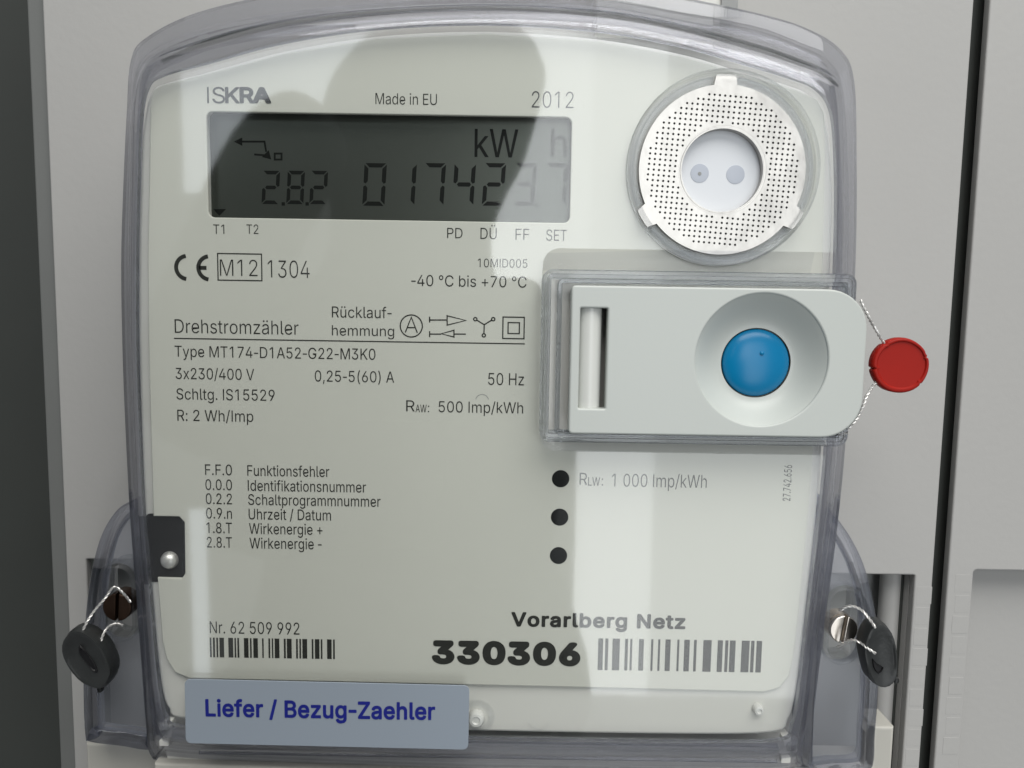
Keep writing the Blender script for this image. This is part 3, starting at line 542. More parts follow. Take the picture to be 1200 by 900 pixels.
# ------------------------------------------------------------------ the meter
mb = at(560, 890, WALL); 
meter = empty('electricity_meter', (mb.x, mb.y, WALL + .1),
    label='large white electricity meter with LCD, printed face and clear plastic cover', category='meter')

# key points of the clear cover: flange edge, lip, front edge, sheet border (pixels)
KEYS = [  # F            W            E            S
 ((142,300),(147,300),(154,300),(164,300)),
 ((145,210),(149,215),(155,220),(166,225)),
 ((149,130),(152,135),(157,140),(169,150)),
 ((153, 72),(158, 82),(163, 92),(178,110)),
 ((170, 45),(178, 55),(184, 68),(192,100)),
 ((230, 15),(240, 29),(244, 49),(242, 87)),
 ((330, -8),(330, 12),(330, 27),(330, 63)),
 ((440,-20),(440,  1),(440, 13),(440, 45)),
 ((570,-26),(570, -5),(570,  8),(570, 39)),
 ((700,-19),(700, -3),(700, 15),(700, 48)),
 ((800, -3),(800, 14),(800, 33),(800, 66)),
 ((890, 16),(888, 30),(885, 56),(868, 86)),
 ((945, 33),(940, 49),(935, 73),(920,101)),
 ((985, 58),(971, 66),(968, 86),(950,115)),
 ((1001,95),(987,100),(985, 106),(967,150)),
 ((1004,190),(995,192),(989,194),(973,210)),
 ((1003,300),(996,300),(988,300),(972,300)),
 ((997,420),(991,420),(983,420),(967,420)),
 ((990,530),(984,530),(976,530),(961,530)),
 ((981,620),(974,620),(967,620),(953,620)),
 ((968,720),(961,720),(954,720),(942,720)),
 ((956,815),(949,815),(943,815),(931,812)),
 ((948,888),(941,880),(935,866),(922,845)),
 ((935,915),(928,905),(920,886),(905,858)),
 ((800,916),(800,906),(800,888),(800,860)),
 ((560,912),(560,902),(560,885),(560,856)),
 ((330,902),(330,893),(330,878),(330,848)),
 ((200,893),(203,885),(207,870),(215,842)),
 ((176,884),(182,876),(190,860),(199,832)),
 ((171,850),(177,846),(184,838),(192,815)),
 ((166,780),(171,780),(177,778),(186,770)),
 ((159,690),(164,690),(170,690),(179,690)),
 ((152,600),(157,600),(163,600),(171,600)),
 ((146,480),(151,480),(157,480),(166,480)),
 ((143,390),(148,390),(154,390),(164,390)),
]
DF, DW, DE, DS = -8.0, -6.5, 1.4, ZC
HBK = [k[3] for k in KEYS]
KEYS = [(k[0], k[1], k[2], (k[3][0] + (k[2][0] - k[3][0]) * .45, k[3][1] + (k[2][1] - k[3][1]) * .38)) for k in KEYS]
FR, WR_, ER, SR = [crom([at2(*k[i], dd) for k in KEYS], 6) for i, dd in enumerate((DF, DW, DE, DS))]
def z3(path, d): return [(x, y, d) for x, y in path]
def mixp(a, b, t): return [(p[0] + (q[0] - p[0]) * t, p[1] + (q[1] - p[1]) * t) for p, q in zip(a, b)]

# white housing body and its front
HB = crom([at2(*k, 0) for k in HBK], 6)
body_o = inset(HB, .6)
plate('housing', [inset(HB, 3.0)], WALL + .1, -6, M['white'], meter, bevel=1.0)
plate('housing_front', [inset(HB, -.9), rr_px(240, 131, 672, 261, 1.5, 0)], -5.9, -1.1, M['white'], meter, bevel=.8)

# label plate: pixel outline
LP = [(173,300),(175,200),(176,120),(180,105),(191,99),(240,87),(330,63),(440,45),(570,39),(700,48),(800,66),(868,86),(935,106),
      (958,116),(966,132),(967,160),(966,240),(964,320),(960,420),(955,500),(949,580),(942,660),(936,720),(930,770),(925,792),(914,806),(896,811),
      (700,806),(480,801),(260,796),(222,795),(205,788),(195,772),(190,750),(187,710),(184.5,677),(213,678),(217,672),(216,612),(210,605.5),(179.5,605),(176.5,500),(174,400)]
def poly_px(pts, d): return [at2(x, y, d) for x, y in pts]
lcd_hole = rr_px(243, 134, 669, 258, 1.5, 0)
plate('plate_groove', [inset(poly_px(LP, 0), -.28 if _area(poly_px(LP, 0)) else 0), rr_px(241, 132, 671, 260, 1.5, 0)], -1.09, -1.0, M['panel_edge'], meter)
pl = plate('label_plate', [poly_px(LP, 0), lcd_hole], -1.0, 0, M['plate'], meter, bevel=.25)
plate('latch_block', [rr_px(172, 602, 222, 682, 1.2, -1)], -1.0, -.82, M['black'], meter, bevel=.1)
rv = at(199, 656, -.8); 
lathe('latch_screw', (rv.x, rv.y), [(0, 1.2), (1.1, 1.1), (1.7, .6), (2.1, -.2), (2.2, -.8)], M['wire'], meter, 24)

# LCD in its window
lc = rr_px(238, 129, 674, 263, 1.5, 0)
disp = plate('lcd_display', [lc], -4.3, -3.6, M['lcd'], meter, bevel=.1)
SEGS = {'0': 'abcdef', '1': 'bc', '2': 'abged', '3': 'abgcd', '4': 'fgbc', '7': 'abc', '8': 'abcdefg'}
def digit(ch, x0, x1, y0, y1, d=-3.6, th=1.0, slant=.06):
    A, B, T = at(x0, y1, d), at(x1, y1, d), at(x0, y0, d); w = B.x - A.x; h = T.y - A.y; g = .10
    P = lambda x, y: (A.x + x * w + y * h * slant - .3, A.y + y * h, d + .05)
    tx, ty = th / w, th / h
    def H(y, y2, cut=1): return [P(.06, y), P(.94, y), P(.94 - tx, y2), P(.06 + tx, y2)]
    S = {'a': [P(.04, 1), P(.96, 1), P(.96 - tx, 1 - ty), P(.04 + tx, 1 - ty)],
         'd': [P(.04, 0), P(.96, 0), P(.96 - tx, ty), P(.04 + tx, ty)],
         'g': [P(tx * .6 + .05, .5), P(tx + .05, .5 + ty / 2), P(.95 - tx, .5 + ty / 2), P(.95 - tx * .6, .5), P(.95 - tx, .5 - ty / 2), P(tx + .05, .5 - ty / 2)],
         'f': [P(0, .97), P(tx, .97 - ty), P(tx, .53 + ty / 2), P(tx / 2, .52), P(0, .55)],
         'e': [P(0, .03), P(tx, .03 + ty), P(tx, .47 - ty / 2), P(tx / 2, .48), P(0, .45)],
         'b': [P(1, .97), P(1 - tx, .97 - ty), P(1 - tx, .53 + ty / 2), P(1 - tx / 2, .52), P(1, .55)],
         'c': [P(1, .03), P(1 - tx, .03 + ty), P(1 - tx, .47 - ty / 2), P(1 - tx / 2, .48), P(1, .45)]}
    v, f = [], []
    for s in SEGS[ch]:
        f.append(tuple(range(len(v), len(v) + len(S[s])))); v += S[s]
    mesh('digit', v, f, M['seg'], disp)
for ch, x0, x1 in (('2', 308, 328), ('8', 337, 357), ('2', 364, 384)): digit(ch, x0, x1, 200, 239, th=.85)
for ch, x0, x1 in (('0', 426, 452), ('1', 462, 487), ('7', 496, 521), ('4', 531, 556), ('2', 566, 591), ('3', 602, 627), ('7', 638, 664)):
    digit(ch, x0, x1, 191, 241)
for x, y in ((332, 239), (360, 239), (629, 241)):
    p = at(x, y, -3.6); mesh('decimal_point', [(p.x - .4, p.y - .4, -3.55), (p.x + .4, p.y - .4, -3.55), (p.x + .4, p.y + .4, -3.55), (p.x - .4, p.y + .4, -3.55)], [(0, 1, 2, 3)], M['seg'], disp)
text('kW', 556, 607, 151, 184, M['seg'], disp, .004, -3.6, 'unit_text')
text('h', 645, 664, 151, 184, M['seg'], disp, .004, -3.6, 'unit_text')
a2 = lambda x, y: at2(x, y, -3.6)
strokes('arrow_symbol', [([a2(280, 166), a2(310, 166), a2(312, 178)], False), ([a2(298, 181), a2(310, 182)], False),
        ([a2(322, 180), a2(330, 180), a2(330, 187), a2(322, 187)], True)], .45, M['seg'], disp, -3.6)
def tri(name, pts, mat, parent, d): mesh(name, [(*a, d + PR) for a in pts], [(0, 1, 2)], mat, parent)
tri('arrow_symbol', [a2(274, 166), a2(284, 161), a2(284, 171)], M['seg'], disp, -3.6)
tri('arrow_symbol', [a2(318, 187), a2(307, 184), a2(315, 176)], M['seg'], disp, -3.6)
tri('cursor_mark', [a2(257, 253), a2(250, 245), a2(265, 245)], M['seg'], disp, -3.6)

# print on the plate ---------------------------------------------------------
T = lambda *a, **k: text(*a, parent=pl, **k)
g = M['inkgrey']
T('I', 243, 245, 102, 121, g, off=-.001); T('S', 249, 264, 102, 121, g, off=.001); T('K', 264, 281, 102, 121, g, off=.018)
T('R', 281, 298, 102, 121, g, off=.03); T('A', 296, 318, 102, 121, g, off=.045)
T('Made in EU', 440, 512, 109, 122); T('2012', 623, 672, 107, 126, g, off=-.008)
T('T1', 250, 263, 263, 274); T('T2', 289, 303, 263, 274)
T('PD', 524, 542, 267, 279); T('DÜ', 563, 582, 267, 280); T('FF', 604, 620, 268, 281); T('SET', 640, 664, 269, 282)
T('M12', 258, 302, 304, 323, off=-.008); T('1304', 314, 363, 305, 325, off=-.008)
T('10MID005', 560, 618, 303, 313); T('-40 °C bis +70 °C', 482, 617, 322, 335, off=-.001)
T('Drehstromzähler', 205, 350, 374, 390, off=-.004); T('Rücklauf-', 389, 459, 359, 372, off=-.001); T('hemmung', 389, 462, 381, 393, off=-.001)
T('Type MT174-D1A52-G22-M3K0', 205, 440, 405, 418, off=-.001)
T('3x230/400 V', 206, 298, 431, 444, off=-.001); T('0,25-5(60) A', 369, 462, 434, 447, off=-.001); T('50 Hz', 572, 614, 437, 451, off=-.001)
T('Schltg. IS15529', 207, 322, 455, 468, off=-.001); T('R: 2 Wh/Imp', 208, 297, 480, 493, off=-.001)
T('R', 476, 486, 469, 482, off=-.001); T('AW', 487, 500, 474, 483, off=.002); T(':', 501.5, 503, 472, 483); T('500 Imp/kWh', 514, 613, 470, 483, off=-.001)
rows = [('F.F.0', 'Funktionsfehler', 386, 544), ('0.0.0', 'Identifikationsnummer', 429, 561.5), ('0.2.2', 'Schaltprogrammnummer', 446, 578),
        ('0.9.n', 'Uhrzeit / Datum', 388, 595), ('1.8.T', 'Wirkenergie +', 378, 612), ('2.8.T', 'Wirkenergie -', 377, 629)]
for a, b, xe, y in rows:
    T(a, 240.5 + (y - 544) * .025, 272, y, y + 12.5, off=.001); T(b, 290 + (y - 544) * .03, xe, y + 1, y + 13.5, off=.001)
T('R', 679, 688, 554, 568, off=-.001); T('LW', 689, 703, 559, 569, off=.002); T(':', 705, 706.5, 557, 569); T('1 000 Imp/kWh', 717, 828, 555, 570, off=-.004)
T('27.742.656', 917, 926, 545, 587, up90=True, off=.002)
T('Nr. 62 509 992', 246, 351, 728, 742, off=-.001)
T('Vorarlberg Netz', 599, 803, 717, 734, off=.030, track=.025); T('330306', 506, 680, 750, 778, off=.05, track=.015)
q = lambda x, y: at2(x, y, 0)
strokes('rule_line', [([q(204, 396.5), (q(615, 404)[0], q(204, 396.5)[1])], False)], .28, M['ink'], pl)
lw = .30
def pxr(x0, y0, x1, y1):
    a, b = q(x0, y0), q(x1, y1); return [(a[0], a[1]), (b[0], a[1]), (b[0], b[1]), (a[0], b[1])]
strokes('marking_frame', [(pxr(255, 297, 307, 329), True)], .28, M['ink'], pl)
ce = q(220, 313.5); rr = 15.5 * .2065
strokes('conformity_mark', [(arc(ce, rr - .45, 98, 262, 20), False)], .95, M['ink'], pl)
ce2 = q(246, 314)
strokes('conformity_mark', [(arc(ce2, rr - .45, 98, 262, 20), False), ([(ce2[0] - rr + .6, ce2[1]), (ce2[0] - .8, ce2[1])], False)], .95, M['ink'], pl)
ca = q(482, 382)
strokes('circle_symbol', [(arc(ca, 2.65, 0, 360, 36)[:-1], True), ([(ca[0] - 1.45, ca[1] - 1.6), (ca[0], ca[1] + 2.1), (ca[0] + 1.45, ca[1] - 1.6)], False),
        ([(ca[0] - .95, ca[1] - .4), (ca[0] + .95, ca[1] - .4)], False)], lw, M['ink'], pl)
strokes('arrow_symbol', [([q(503, 375), q(524, 375)], False), ([q(503.5, 371), q(503.5, 378)], False), ([q(524, 370), q(524, 381), q(546, 375.5)], True),
        ([q(503, 391.5), q(517, 391.5)], False), ([q(503.5, 388), q(503.5, 395)], False), ([q(532, 387), q(532, 395), q(517, 391)], True), ([q(532, 391.5), q(546, 391.5)], False)], lw, M['ink'], pl)
jy = q(567.5, 380.5)
ends = [q(557, 374), q(578, 374), q(567, 393)]
strokes('star_symbol', [([jy, tuple(Vector(jy) + (Vector(e) - Vector(jy)) * .84)], False) for e in ends] + [(arc(e, .40, 0, 360, 14)[:-1], True) for e in ends], lw, M['ink'], pl)
strokes('square_symbol', [(pxr(589.5, 371.5, 614, 397), True), (pxr(595.5, 378, 608.5, 391), True)], lw, M['ink'], pl)
B1 = [(45,60),(73,90),(103,118),(130,170),(208,250),(262,276),(287,303),(345,385),(398,412),(427,467),(505,518),(560,575),(590,602),(615,656),(695,712),(722,764),(803,818),(832,846),(858,900),(940,955),(968,1008),(1020,1034),(1075,1115),(1128,1143)]
B2 = [(452,468),(475,485),(499,523),(540,550),(557,564),(586,602),(626,633),(649,656),(673,690),(712,719),(735,753),(767,776),(798,825),(845,862),(870,880),(885,904),(924,950),(955,966),(973,991)]
def barcode(bars, y0, y1, yshift):
    v, f = [], []
    ya, yb = q(bars[0][0], y0)[1], q(bars[0][0], y1)[1]
    for a, b in bars:
        xa, xb = q(a, (y0 + y1) / 2)[0], q(b, (y0 + y1) / 2)[0]; k = len(v)
        v += [(xa, yb, PR), (xb, yb, PR), (xb, ya, PR), (xa, ya, PR)]; f.append((k, k + 1, k + 2, k + 3))
    mesh('barcode', v, f, M['ink'], pl)
barcode([(240 + a / 7.5, 240 + b / 7.5) for a, b in B1], 747, 770, 0)
barcode([(540 + a / 2.812, 540 + b / 2.812) for a, b in B2], 748, 785, 0)
for y, x in ((561, 657), (606, 655.8), (651, 654.5)):
    p = at(x, y, 0); lathe('indicator_window', (p.x, p.y), [(0, .10), (1.9, .11), (2.14, .06), (2.16, -.1)], M['dot'], meter, 40)
p = at(565, 466, 0)
strokes('moulding_mark', [(arc((p.x, p.y - .8), 1.6, 15, 165, 14), False)], .18, M['panel_edge'], pl)

# optical port -----------------------------------------------------------------
PD_ = 2.8
pc = at2(846.5, 199.5, PD_); mmp = .2065 * (DCAM - PD_) / DCAM
r_out, r_in = 95 * mmp, 46.5 * mmp
ring_out = []
for i in range(180):
    a = 2 * math.pi * i / 180; rr_ = r_out
    for ta in (90, 212, 328):
        dd = abs((math.degrees(a) - ta + 180) % 360 - 180)
        if dd < 7.5: rr_ = r_out + 11 * mmp * min(1, (7.5 - dd) / 1.6)
    ring_out.append((pc[0] + rr_ * math.cos(a), pc[1] + rr_ * math.sin(a)))
holes = []
step = 1.22
nn = int(r_out / step) + 2
rot = R(4)
for i in range(-nn, nn + 1):
    for j in range(-nn, nn + 1):
        x, y = i * step, j * step * .98
        if j % 2: x += 0
        X, Y = x * math.cos(rot) + y * math.sin(rot), -x * math.sin(rot) + y * math.cos(rot)
        rad = math.hypot(X, Y)
        if r_in + 1.3 < rad < r_out - 1.6: holes.append(circle((pc[0] + X, pc[1] + Y), .29, 6, .3))
ring = plate('port_ring', [ring_out, circle(pc, r_in, 72)] + holes, PD_ - .9, PD_, M['steel'], meter)
plate('ring_backing', [circle(pc, r_out - .3, 72), circle(pc, r_in + .3, 60)], PD_ - 1.6, PD_ - 1.0, M['black'], ring)
lathe('ring_edge', pc, [(r_in + .75, PD_ + .02), (r_in + .45, PD_ + .06), (r_in + .1, PD_ - .06), (r_in - .02, PD_ - .4), (r_in - .02, .5)], M['steel'], ring, 72)
pp = lathe('port_plate', pc, [(0, .5), (r_in + .5, .5), (r_in + .5, .1)], M['portplate'], meter, 64)
for x, y in ((820, 203), (862, 204.5)):
    p = at(x, y, .6); lathe('port_lens', (p.x, p.y), [(0, .62), (1.7, .64), (2.15, .58), (2.2, .4)], M['portdot'], pp, 32)
p = at(820, 203.5, .7); lathe('lens_spot', (p.x, p.y), [(0, .70), (.42, .69), (.45, .6)], M['panel_edge'], pp, 16)

# clear cover -------------------------------------------------------------------
rc = 112 * mmp * .975
pcs = at2(848, 197, ZC)
# front sheet: outline with the lever bay cut out of its right side and the port opening joined to it
def sheet_outline():
    out = []
    yT, yB = at2(800, 293, ZC)[1], at2(800, 531, ZC)[1]
    xL = at2(634, 420, ZC)[0]
    # SR runs left, over the top, down the right side (clockwise); cut where the bay opens
    iT = next(i for i, p in enumerate(SR) if p[0] > 40 and p[1] < yT)
    iB = next(i for i, p in enumerate(SR) if i > iT and p[1] < yB)
    out += SR[:iT]
    out.append((SR[iT][0], yT))
    # port circle: enters at yT right side, goes over the top counter-clockwise, leaves at left
    dy = yT - pcs[1]; a0 = math.asin(dy / rc)
    for i in range(61):
        a = a0 + (math.pi - 2 * a0) * i / 60
        out.append((pcs[0] + rc * math.cos(a), pcs[1] + rc * math.sin(a)))
    r = 4.0
    for i in range(9):
        a = math.pi / 2 + math.pi / 2 * i / 8; out.append((xL + r + r * math.cos(a), yT - r + r * math.sin(a)))
    for i in range(9):
        a = math.pi + math.pi / 2 * i / 8; out.append((xL + r + r * math.cos(a), yB + r + r * math.sin(a)))
    out.append((SR[iB][0], yB)); out += SR[iB:]
    return out
so = sheet_outline()
cov = plate('clear_cover', [so], ZC - 1.6, ZC, M['sheet'], meter)
# moulded rim: flange, drafted wall with a step, rounded front edge
mid1, mid2 = mixp(WR_, ER, .5), mixp(ER, SR, .35)
rim_rings = [z3(FR, DF - 1.6), z3(FR, DF), z3(mixp(FR, WR_, .25), DF + .9), z3(WR_, DW), z3(mixp(WR_, ER, .12), DW + .7), z3(mid1, -2.5), z3(mixp(WR_, ER, .97), DE - .5), z3(ER, DE), z3(mixp(ER, SR, .12), DE + .9),
             z3(mixp(ER, SR, .4), DE + 1.7), z3(mixp(ER, SR, .7), ZC - .25), z3(SR, ZC),
             z3(SR, ZC - 1.6), z3(mixp(ER, SR, .75), ZC - 1.9), z3(inset(mixp(ER, SR, .2), .3), DE - .9), z3(inset(mid1, 1.5), -2.5), z3(inset(WR_, 1.9), DW), z3(inset(WR_, 2.0), DF - 1.6)]
rim = loft('cover_rim', rim_rings, M['rim'], cov)
gk = [(190, 72, .2), (205, 65, .5), (255, 47, .75), (330, 29, .6), (440, 15, .5), (570, 9, .45), (700, 17, .55), (800, 35, .6), (885, 58, .75), (940, 77, .8), (968, 90, .5), (982, 101, .2)]  # added dark strip standing in for a line refracted in the rim
gp = crom([(*at2(x, y, -1.2), r_) for x, y, r_ in gk], 8, False)
v, f = [], []
for i, (x, y, r_) in enumerate(gp):
    a_, b_ = gp[max(i - 1, 0)], gp[min(i + 1, len(gp) - 1)]; t_ = Vector((b_[0] - a_[0], b_[1] - a_[1], 0)).normalized(); n_ = Vector((-t_.y, t_.x, 0))
    for k in range(8):
        an = R(45 * k); q_ = Vector((x, y, -1.2)) + n_ * math.cos(an) * r_ + Vector((0, 0, .35 * math.sin(an))); v.append(tuple(q_))
    if i:
        for k in range(8): f.append(((i - 1) * 8 + k, (i - 1) * 8 + (k + 1) % 8, i * 8 + (k + 1) % 8, i * 8 + k))
mesh('refraction_line', v, f, M['refrline'], cov, True)
# collar round the port
lathe('port_collar', pcs, [(rc - 1.5, .72), (rc - 1.5, ZC + .5), (rc - 1.2, ZC + 1.0), (rc - .6, ZC + 1.1), (rc - .1, ZC + .7), (rc + .1, ZC), (rc + .1, ZC - 1.7), (rc - .2, ZC - 2.0), (rc - .2, .72)], M['collar'], cov, 96, closed=True)
lathe('port_shelf', pc, [(r_out - .8, .7), (rc - .3, .7), (rc - .3, .1)], M['white'], cov, 96)
for a0, a1 in ((98.5, 203.5), (220.5, 319.5), (336.5, 441.5)):
    prof_ = [(r_out + .45, .75), (r_out + .45, PD_ + .1), (r_out + .8, PD_ + .45), (r_out + 1.5, PD_ + .45), (r_out + 1.8, PD_ + .1), (r_out + 1.8, .75)]
    rings = [[(pc[0] + r * math.cos(R(a0 + (a1 - a0) * i / 40)), pc[1] + r * math.sin(R(a0 + (a1 - a0) * i / 40)), d) for i in range(41)] for r, d in prof_]
    loft('ring_guard', rings, M['collar'], cov, True, False)

# lever bay frame -----------------------------------------------------------------
FD = 6.5
fo = rr_px(634, 318, 1000, 521, 2.4, FD)
fr = sweep('bay_frame', fo, [(0, 1.0), (0, FD - .5), (.25, FD - .1), (.6, FD), (1.0, FD - .05), (1.15, FD - .5), (1.9, FD - .6), (2.1, FD - 1.0), (2.2, 1.0)], M['frame'], cov)
fi = rr_px(652, 328, 996, 514, 1.6, FD - 2)
sweep('bay_liner', fi, [(0, .9), (0, FD - 3.0), (.2, FD - 2.6), (.9, FD - 2.6), (1.1, FD - 3.0), (1.1, .9)], M['frame'], cov)
bx = rr_px(634, 293, 964, 531, 4.0, ZC)
# sloping skirt between the sheet and the bay frame
sk = [p for p in so if p[0] < at2(700, 300, ZC)[0] and at2(0, 540, ZC)[1] < p[1] < at2(0, 285, ZC)[1] and p[0] > at2(600, 300, ZC)[0]]
yT, yB = at2(800, 293, ZC)[1], at2(800, 531, ZC)[1]
outer = [(at2(955, 293, ZC)[0], yT), (at2(800, 293, ZC)[0], yT)] + sk + [(at2(800, 531, ZC)[0], yB), (at2(960, 531, ZC)[0], yB)]
fx0, fx1 = min(p[0] for p in fo), max(p[0] for p in fo); fy0, fy1 = min(p[1] for p in fo), max(p[1] for p in fo)
inner = []
for x, y in outer:
    inner.append((max(fx0 + .1, min(x, fx1)), max(fy0 + .1, min(y, fy1 - .1))))
loft('bay_skirt', [z3(outer, ZC - .05), z3(inner, ZC - 2.2)], M['slope'], cov, closed_profile=False, closed_ring=False, smooth=False)

# lever with dished seat and blue push button
LD = 10.0
lo = rr_px(668, 337, 1014, 511, [9.2, 1.0, 1.0, 9.2], LD, 10)
sl = rr_px(679, 361, 711, 479, .3, LD)
dc = at2(893, 422, LD); mml = .2065 * (DCAM - LD) / DCAM; dr = 77.5 * mml
lev = plate('lever', [lo, circle(dc, dr, 96), sl], LD - 3.4, LD, M['lever'], meter, bevel=.45, bres=4)
bc = at2(887, 425.5, LD - 5)
prof = [(dr + .02, LD - .5)]
rings = []
NB = 96
for t in [i / 14 for i in range(15)]:
    cx = dc[0] + (bc[0] - dc[0]) * t; cy = dc[1] + (bc[1] - dc[1]) * t
    rad = dr + .3 + (40.5 * mml - dr) * t; dd = LD - .25 - 5.6 * (math.sin(t * math.pi / 2) ** 1.15)
    rings.append([(cx + rad * math.cos(2 * math.pi * k / NB), cy + rad * math.sin(2 * math.pi * k / NB), dd) for k in range(NB)])
loft('dish', rings, M['lever'], lev, closed_profile=False)
br = 40.6 * mml
lathe('blue_button', bc, [(0, LD - 4.0)] + [(br * math.sin(R(a)), LD - 6.3 + 2.3 * math.cos(R(a))) for a in range(8, 84, 8)] + [(br * .995, LD - 6.1), (br, LD - 6.6), (br, LD - 7.5)], M['blue'], lev, 72)
lathe('button_pip', at2(893, 414, LD - 4), [(0, LD - 3.72), (.3, LD - 3.78), (.5, LD - 3.95), (.6, LD - 4.4)], M['blue'], lev, 24)
sc_ = at2(693, 420, LD - 3)
sy0, sy1 = at2(693, 482, LD - 3)[1], at2(693, 358, LD - 3)[1]
v, f = tube_geo([(sc_[0] - .5, sy0, LD - 3.6), (sc_[0] - .5, sy1, LD - 3.7)], 2.7, 32)
mesh('hinge_pin', v, f, M['pin'], lev, True)
plate('lever_body', [rr_px(716, 342, 1003, 506, [8, .8, .8, 8], LD - 3.5, 10)], LD - 8.9, LD - 8.1, M['lever'], lev, bevel=.4)
sweep('lever_skirt', inset(lo, .35), [(0, LD - 3.2), (0, LD - 8.5), (1.2, LD - 8.5), (1.2, LD - 3.2)], M['lever'], lev)
plate('bay_floor', [rr_px(640, 322, 958, 516, 1, 0)], .3, .8, M['white'], meter, bevel=.1)

# ears with screw wells -------------------------------------------------------------
ED = -12.0
def ear(pts, name='cover_ear'):
    path = crom(poly_px(pts, ED), 5)
    return sweep(name, path, [(0, ED - 8), (0, ED - .8), (.5, ED - .1), (1.2, ED), (2.6, ED - .3), (3.2, ED - 1.2), (3.5, ED - 1.5), (3.5, ED - 3.2), (2.2, ED - 3.4), (1.8, ED - 8)], M['ear'], cov), path
earL = [(172,580),(152,588),(136,598),(120,622),(109,655),(101,700),(97,750),(96,810),(98,862),(104,871),(140,876),(176,880),(184,860),(184,700),(180,610)]
earR = [(962,590),(974,596),(984,610),(1000,634),(1014,664),(1024,702),(1030,745),(1031,800),(1027,860),(1021,905),(980,912),(945,910),(940,860),(950,700)]
for pts, cx, cy in ((earL, 137, 712), (earR, 989, 738)):
    eo, path = ear(pts)
    c = at2(cx, cy, ED)
    a = [(p[0] - c[0], p[1] - c[1]) for p in path]
    well = rrect(c[0] - 4.6, c[1] - 9.5, c[0] + 4.6, c[1] + 11.5, 4.5, 8)
    inner = inset(path, 3.3)
    plate('ear_face', [inner, well], ED - 2.9, ED - 1.6, M['earface'], eo)
    sweep('screw_well', well, [(-.5, ED - 8), (-.5, ED - .6), (0, ED), (.6, ED), (1.0, ED - .7), (1.1, ED - 8)], M['collar'], eo)
    dark = cx < 500
    mt = M['screwdark'] if dark else M['screw']
    c2 = at2(cx, cy, ED + .5); rs = 3.75
    scr = lathe('cover_screw', c2, [(0, ED - 1.1), (rs, ED - 1.1), (rs, ED - 5)], mt, meter, 40)
    if dark: scr['label'] = 'slotted screw, dark reflection put into its colour'
    ang = 82 if not dark else 86
    for s in (1, -1):
        half = []
        hw = .38
        a_lim = math.asin(hw / rs)
        for i in range(25):
            a = a_lim + (math.pi - 2 * a_lim) * i / 24
            x, y = rs * math.cos(a), rs * math.sin(a)
            y *= s; rot_ = R(ang - (0))
            half.append((c2[0] + x * math.cos(rot_) - y * math.sin(rot_), c2[1] + x * math.sin(rot_) + y * math.cos(rot_)))
        plate('screw_head', [half], ED - 1.0, ED + .6, mt, scr, bevel=.3)

# bottom: stepped ribs behind the cover, terminal cover below
for y0, y1, dd in ((868, 873, 1.0), (886, 892, 2.0)):
    a0, a1 = at(232, y0 - 5, dd), at(912, y1, dd)
    ymid = at(570, (y0 + y1) / 2, dd).y
    v, f = tube_geo([(a0.x, ymid, dd - 1), (a1.x, ymid, dd - 1)], .55, 12)
    mesh('cover_rib', v, f, M['rim'], cov, True)
for x, y in ((922, 866), (921, 891), (196, 848), (192, 871)):
    p = at(x, y, 0)
    plate('rib_lug', [rrect(p.x - 1.2, p.y - .8, p.x + 1.2, p.y + .8, .3)], -2, 0, M['white'], meter, bevel=.15)
tcx0, tcx1, tcx2, tcx3 = at(101, 885, -21).x, at(180, 890, -4).x, at(945, 890, -4).x, at(1046, 885, -21).x
yl, yr, yrr = at(140, 872, -21).y, at(985, 897, -21).y, at(1035, 852, -21).y; xq = at(1023, 870, -21).x
plate('terminal_cover', [[(tcx0, -150), (tcx3, -150), (tcx3, yrr), (xq, yrr), (xq, yr), (at(560, 880, -21).x, yr), (at(500, 880, -21).x, yl), (tcx0, yl)]], WALL + .2, -21, M['cream'], meter, bevel=.8)
plate('terminal_cover_front', [[(tcx1, -150), (tcx2, -150), (tcx2, at(940, 918, -4).y), (tcx1, at(180, 895, -4).y)]], -20.9, -4, M['cream'], meter, bevel=.8)
# lower body of the housing behind the foot of the cover
lb0, lb1, lb2, lb3 = at2(196, 850, -9), at2(925, 862, -9), at2(921, 905, -9), at2(200, 890, -9)
plate('housing_foot', [[lb0, lb1, lb2, lb3]], -20.8, -6.6, M['white'], meter, bevel=.6)
for x, y, r in ((558, 843, 2.1), (889, 832, 1.35)):
    p = at(x, y, 0)
    rvt = lathe('rivet', (p.x, p.y), [(0, .5), (r * .35, .45), (r * .5, .8), (r * .8, .7), (r, .1), (r, -1.2)], M['rivet'], meter, 32)
p = at(558, 843, 0)
lathe('rivet_washer', (p.x, p.y), [(3.0, -1.0), (3.4, -.6), (4.4, -.7), (4.6, -1.05)], M['collar'], meter, 40)
p = at(632, 850, 0)
strokes('moulding_mark', [(arc((p.x, p.y + 1.4), 2.8, 195, 345, 18), False)], .2, M['rivet'], pl, -.9)
# mounting lug above the cover
plate('mounting_lug', [rr_px(700, -60, 866, 40, 1, -20)], -24, -20, M['white'], meter, bevel=.4)
plate('lug_edge', [rr_px(846, -60, 866, 40, .5, -19)], -19.9, -19.2, M['panel_edge'], meter, bevel=.2)

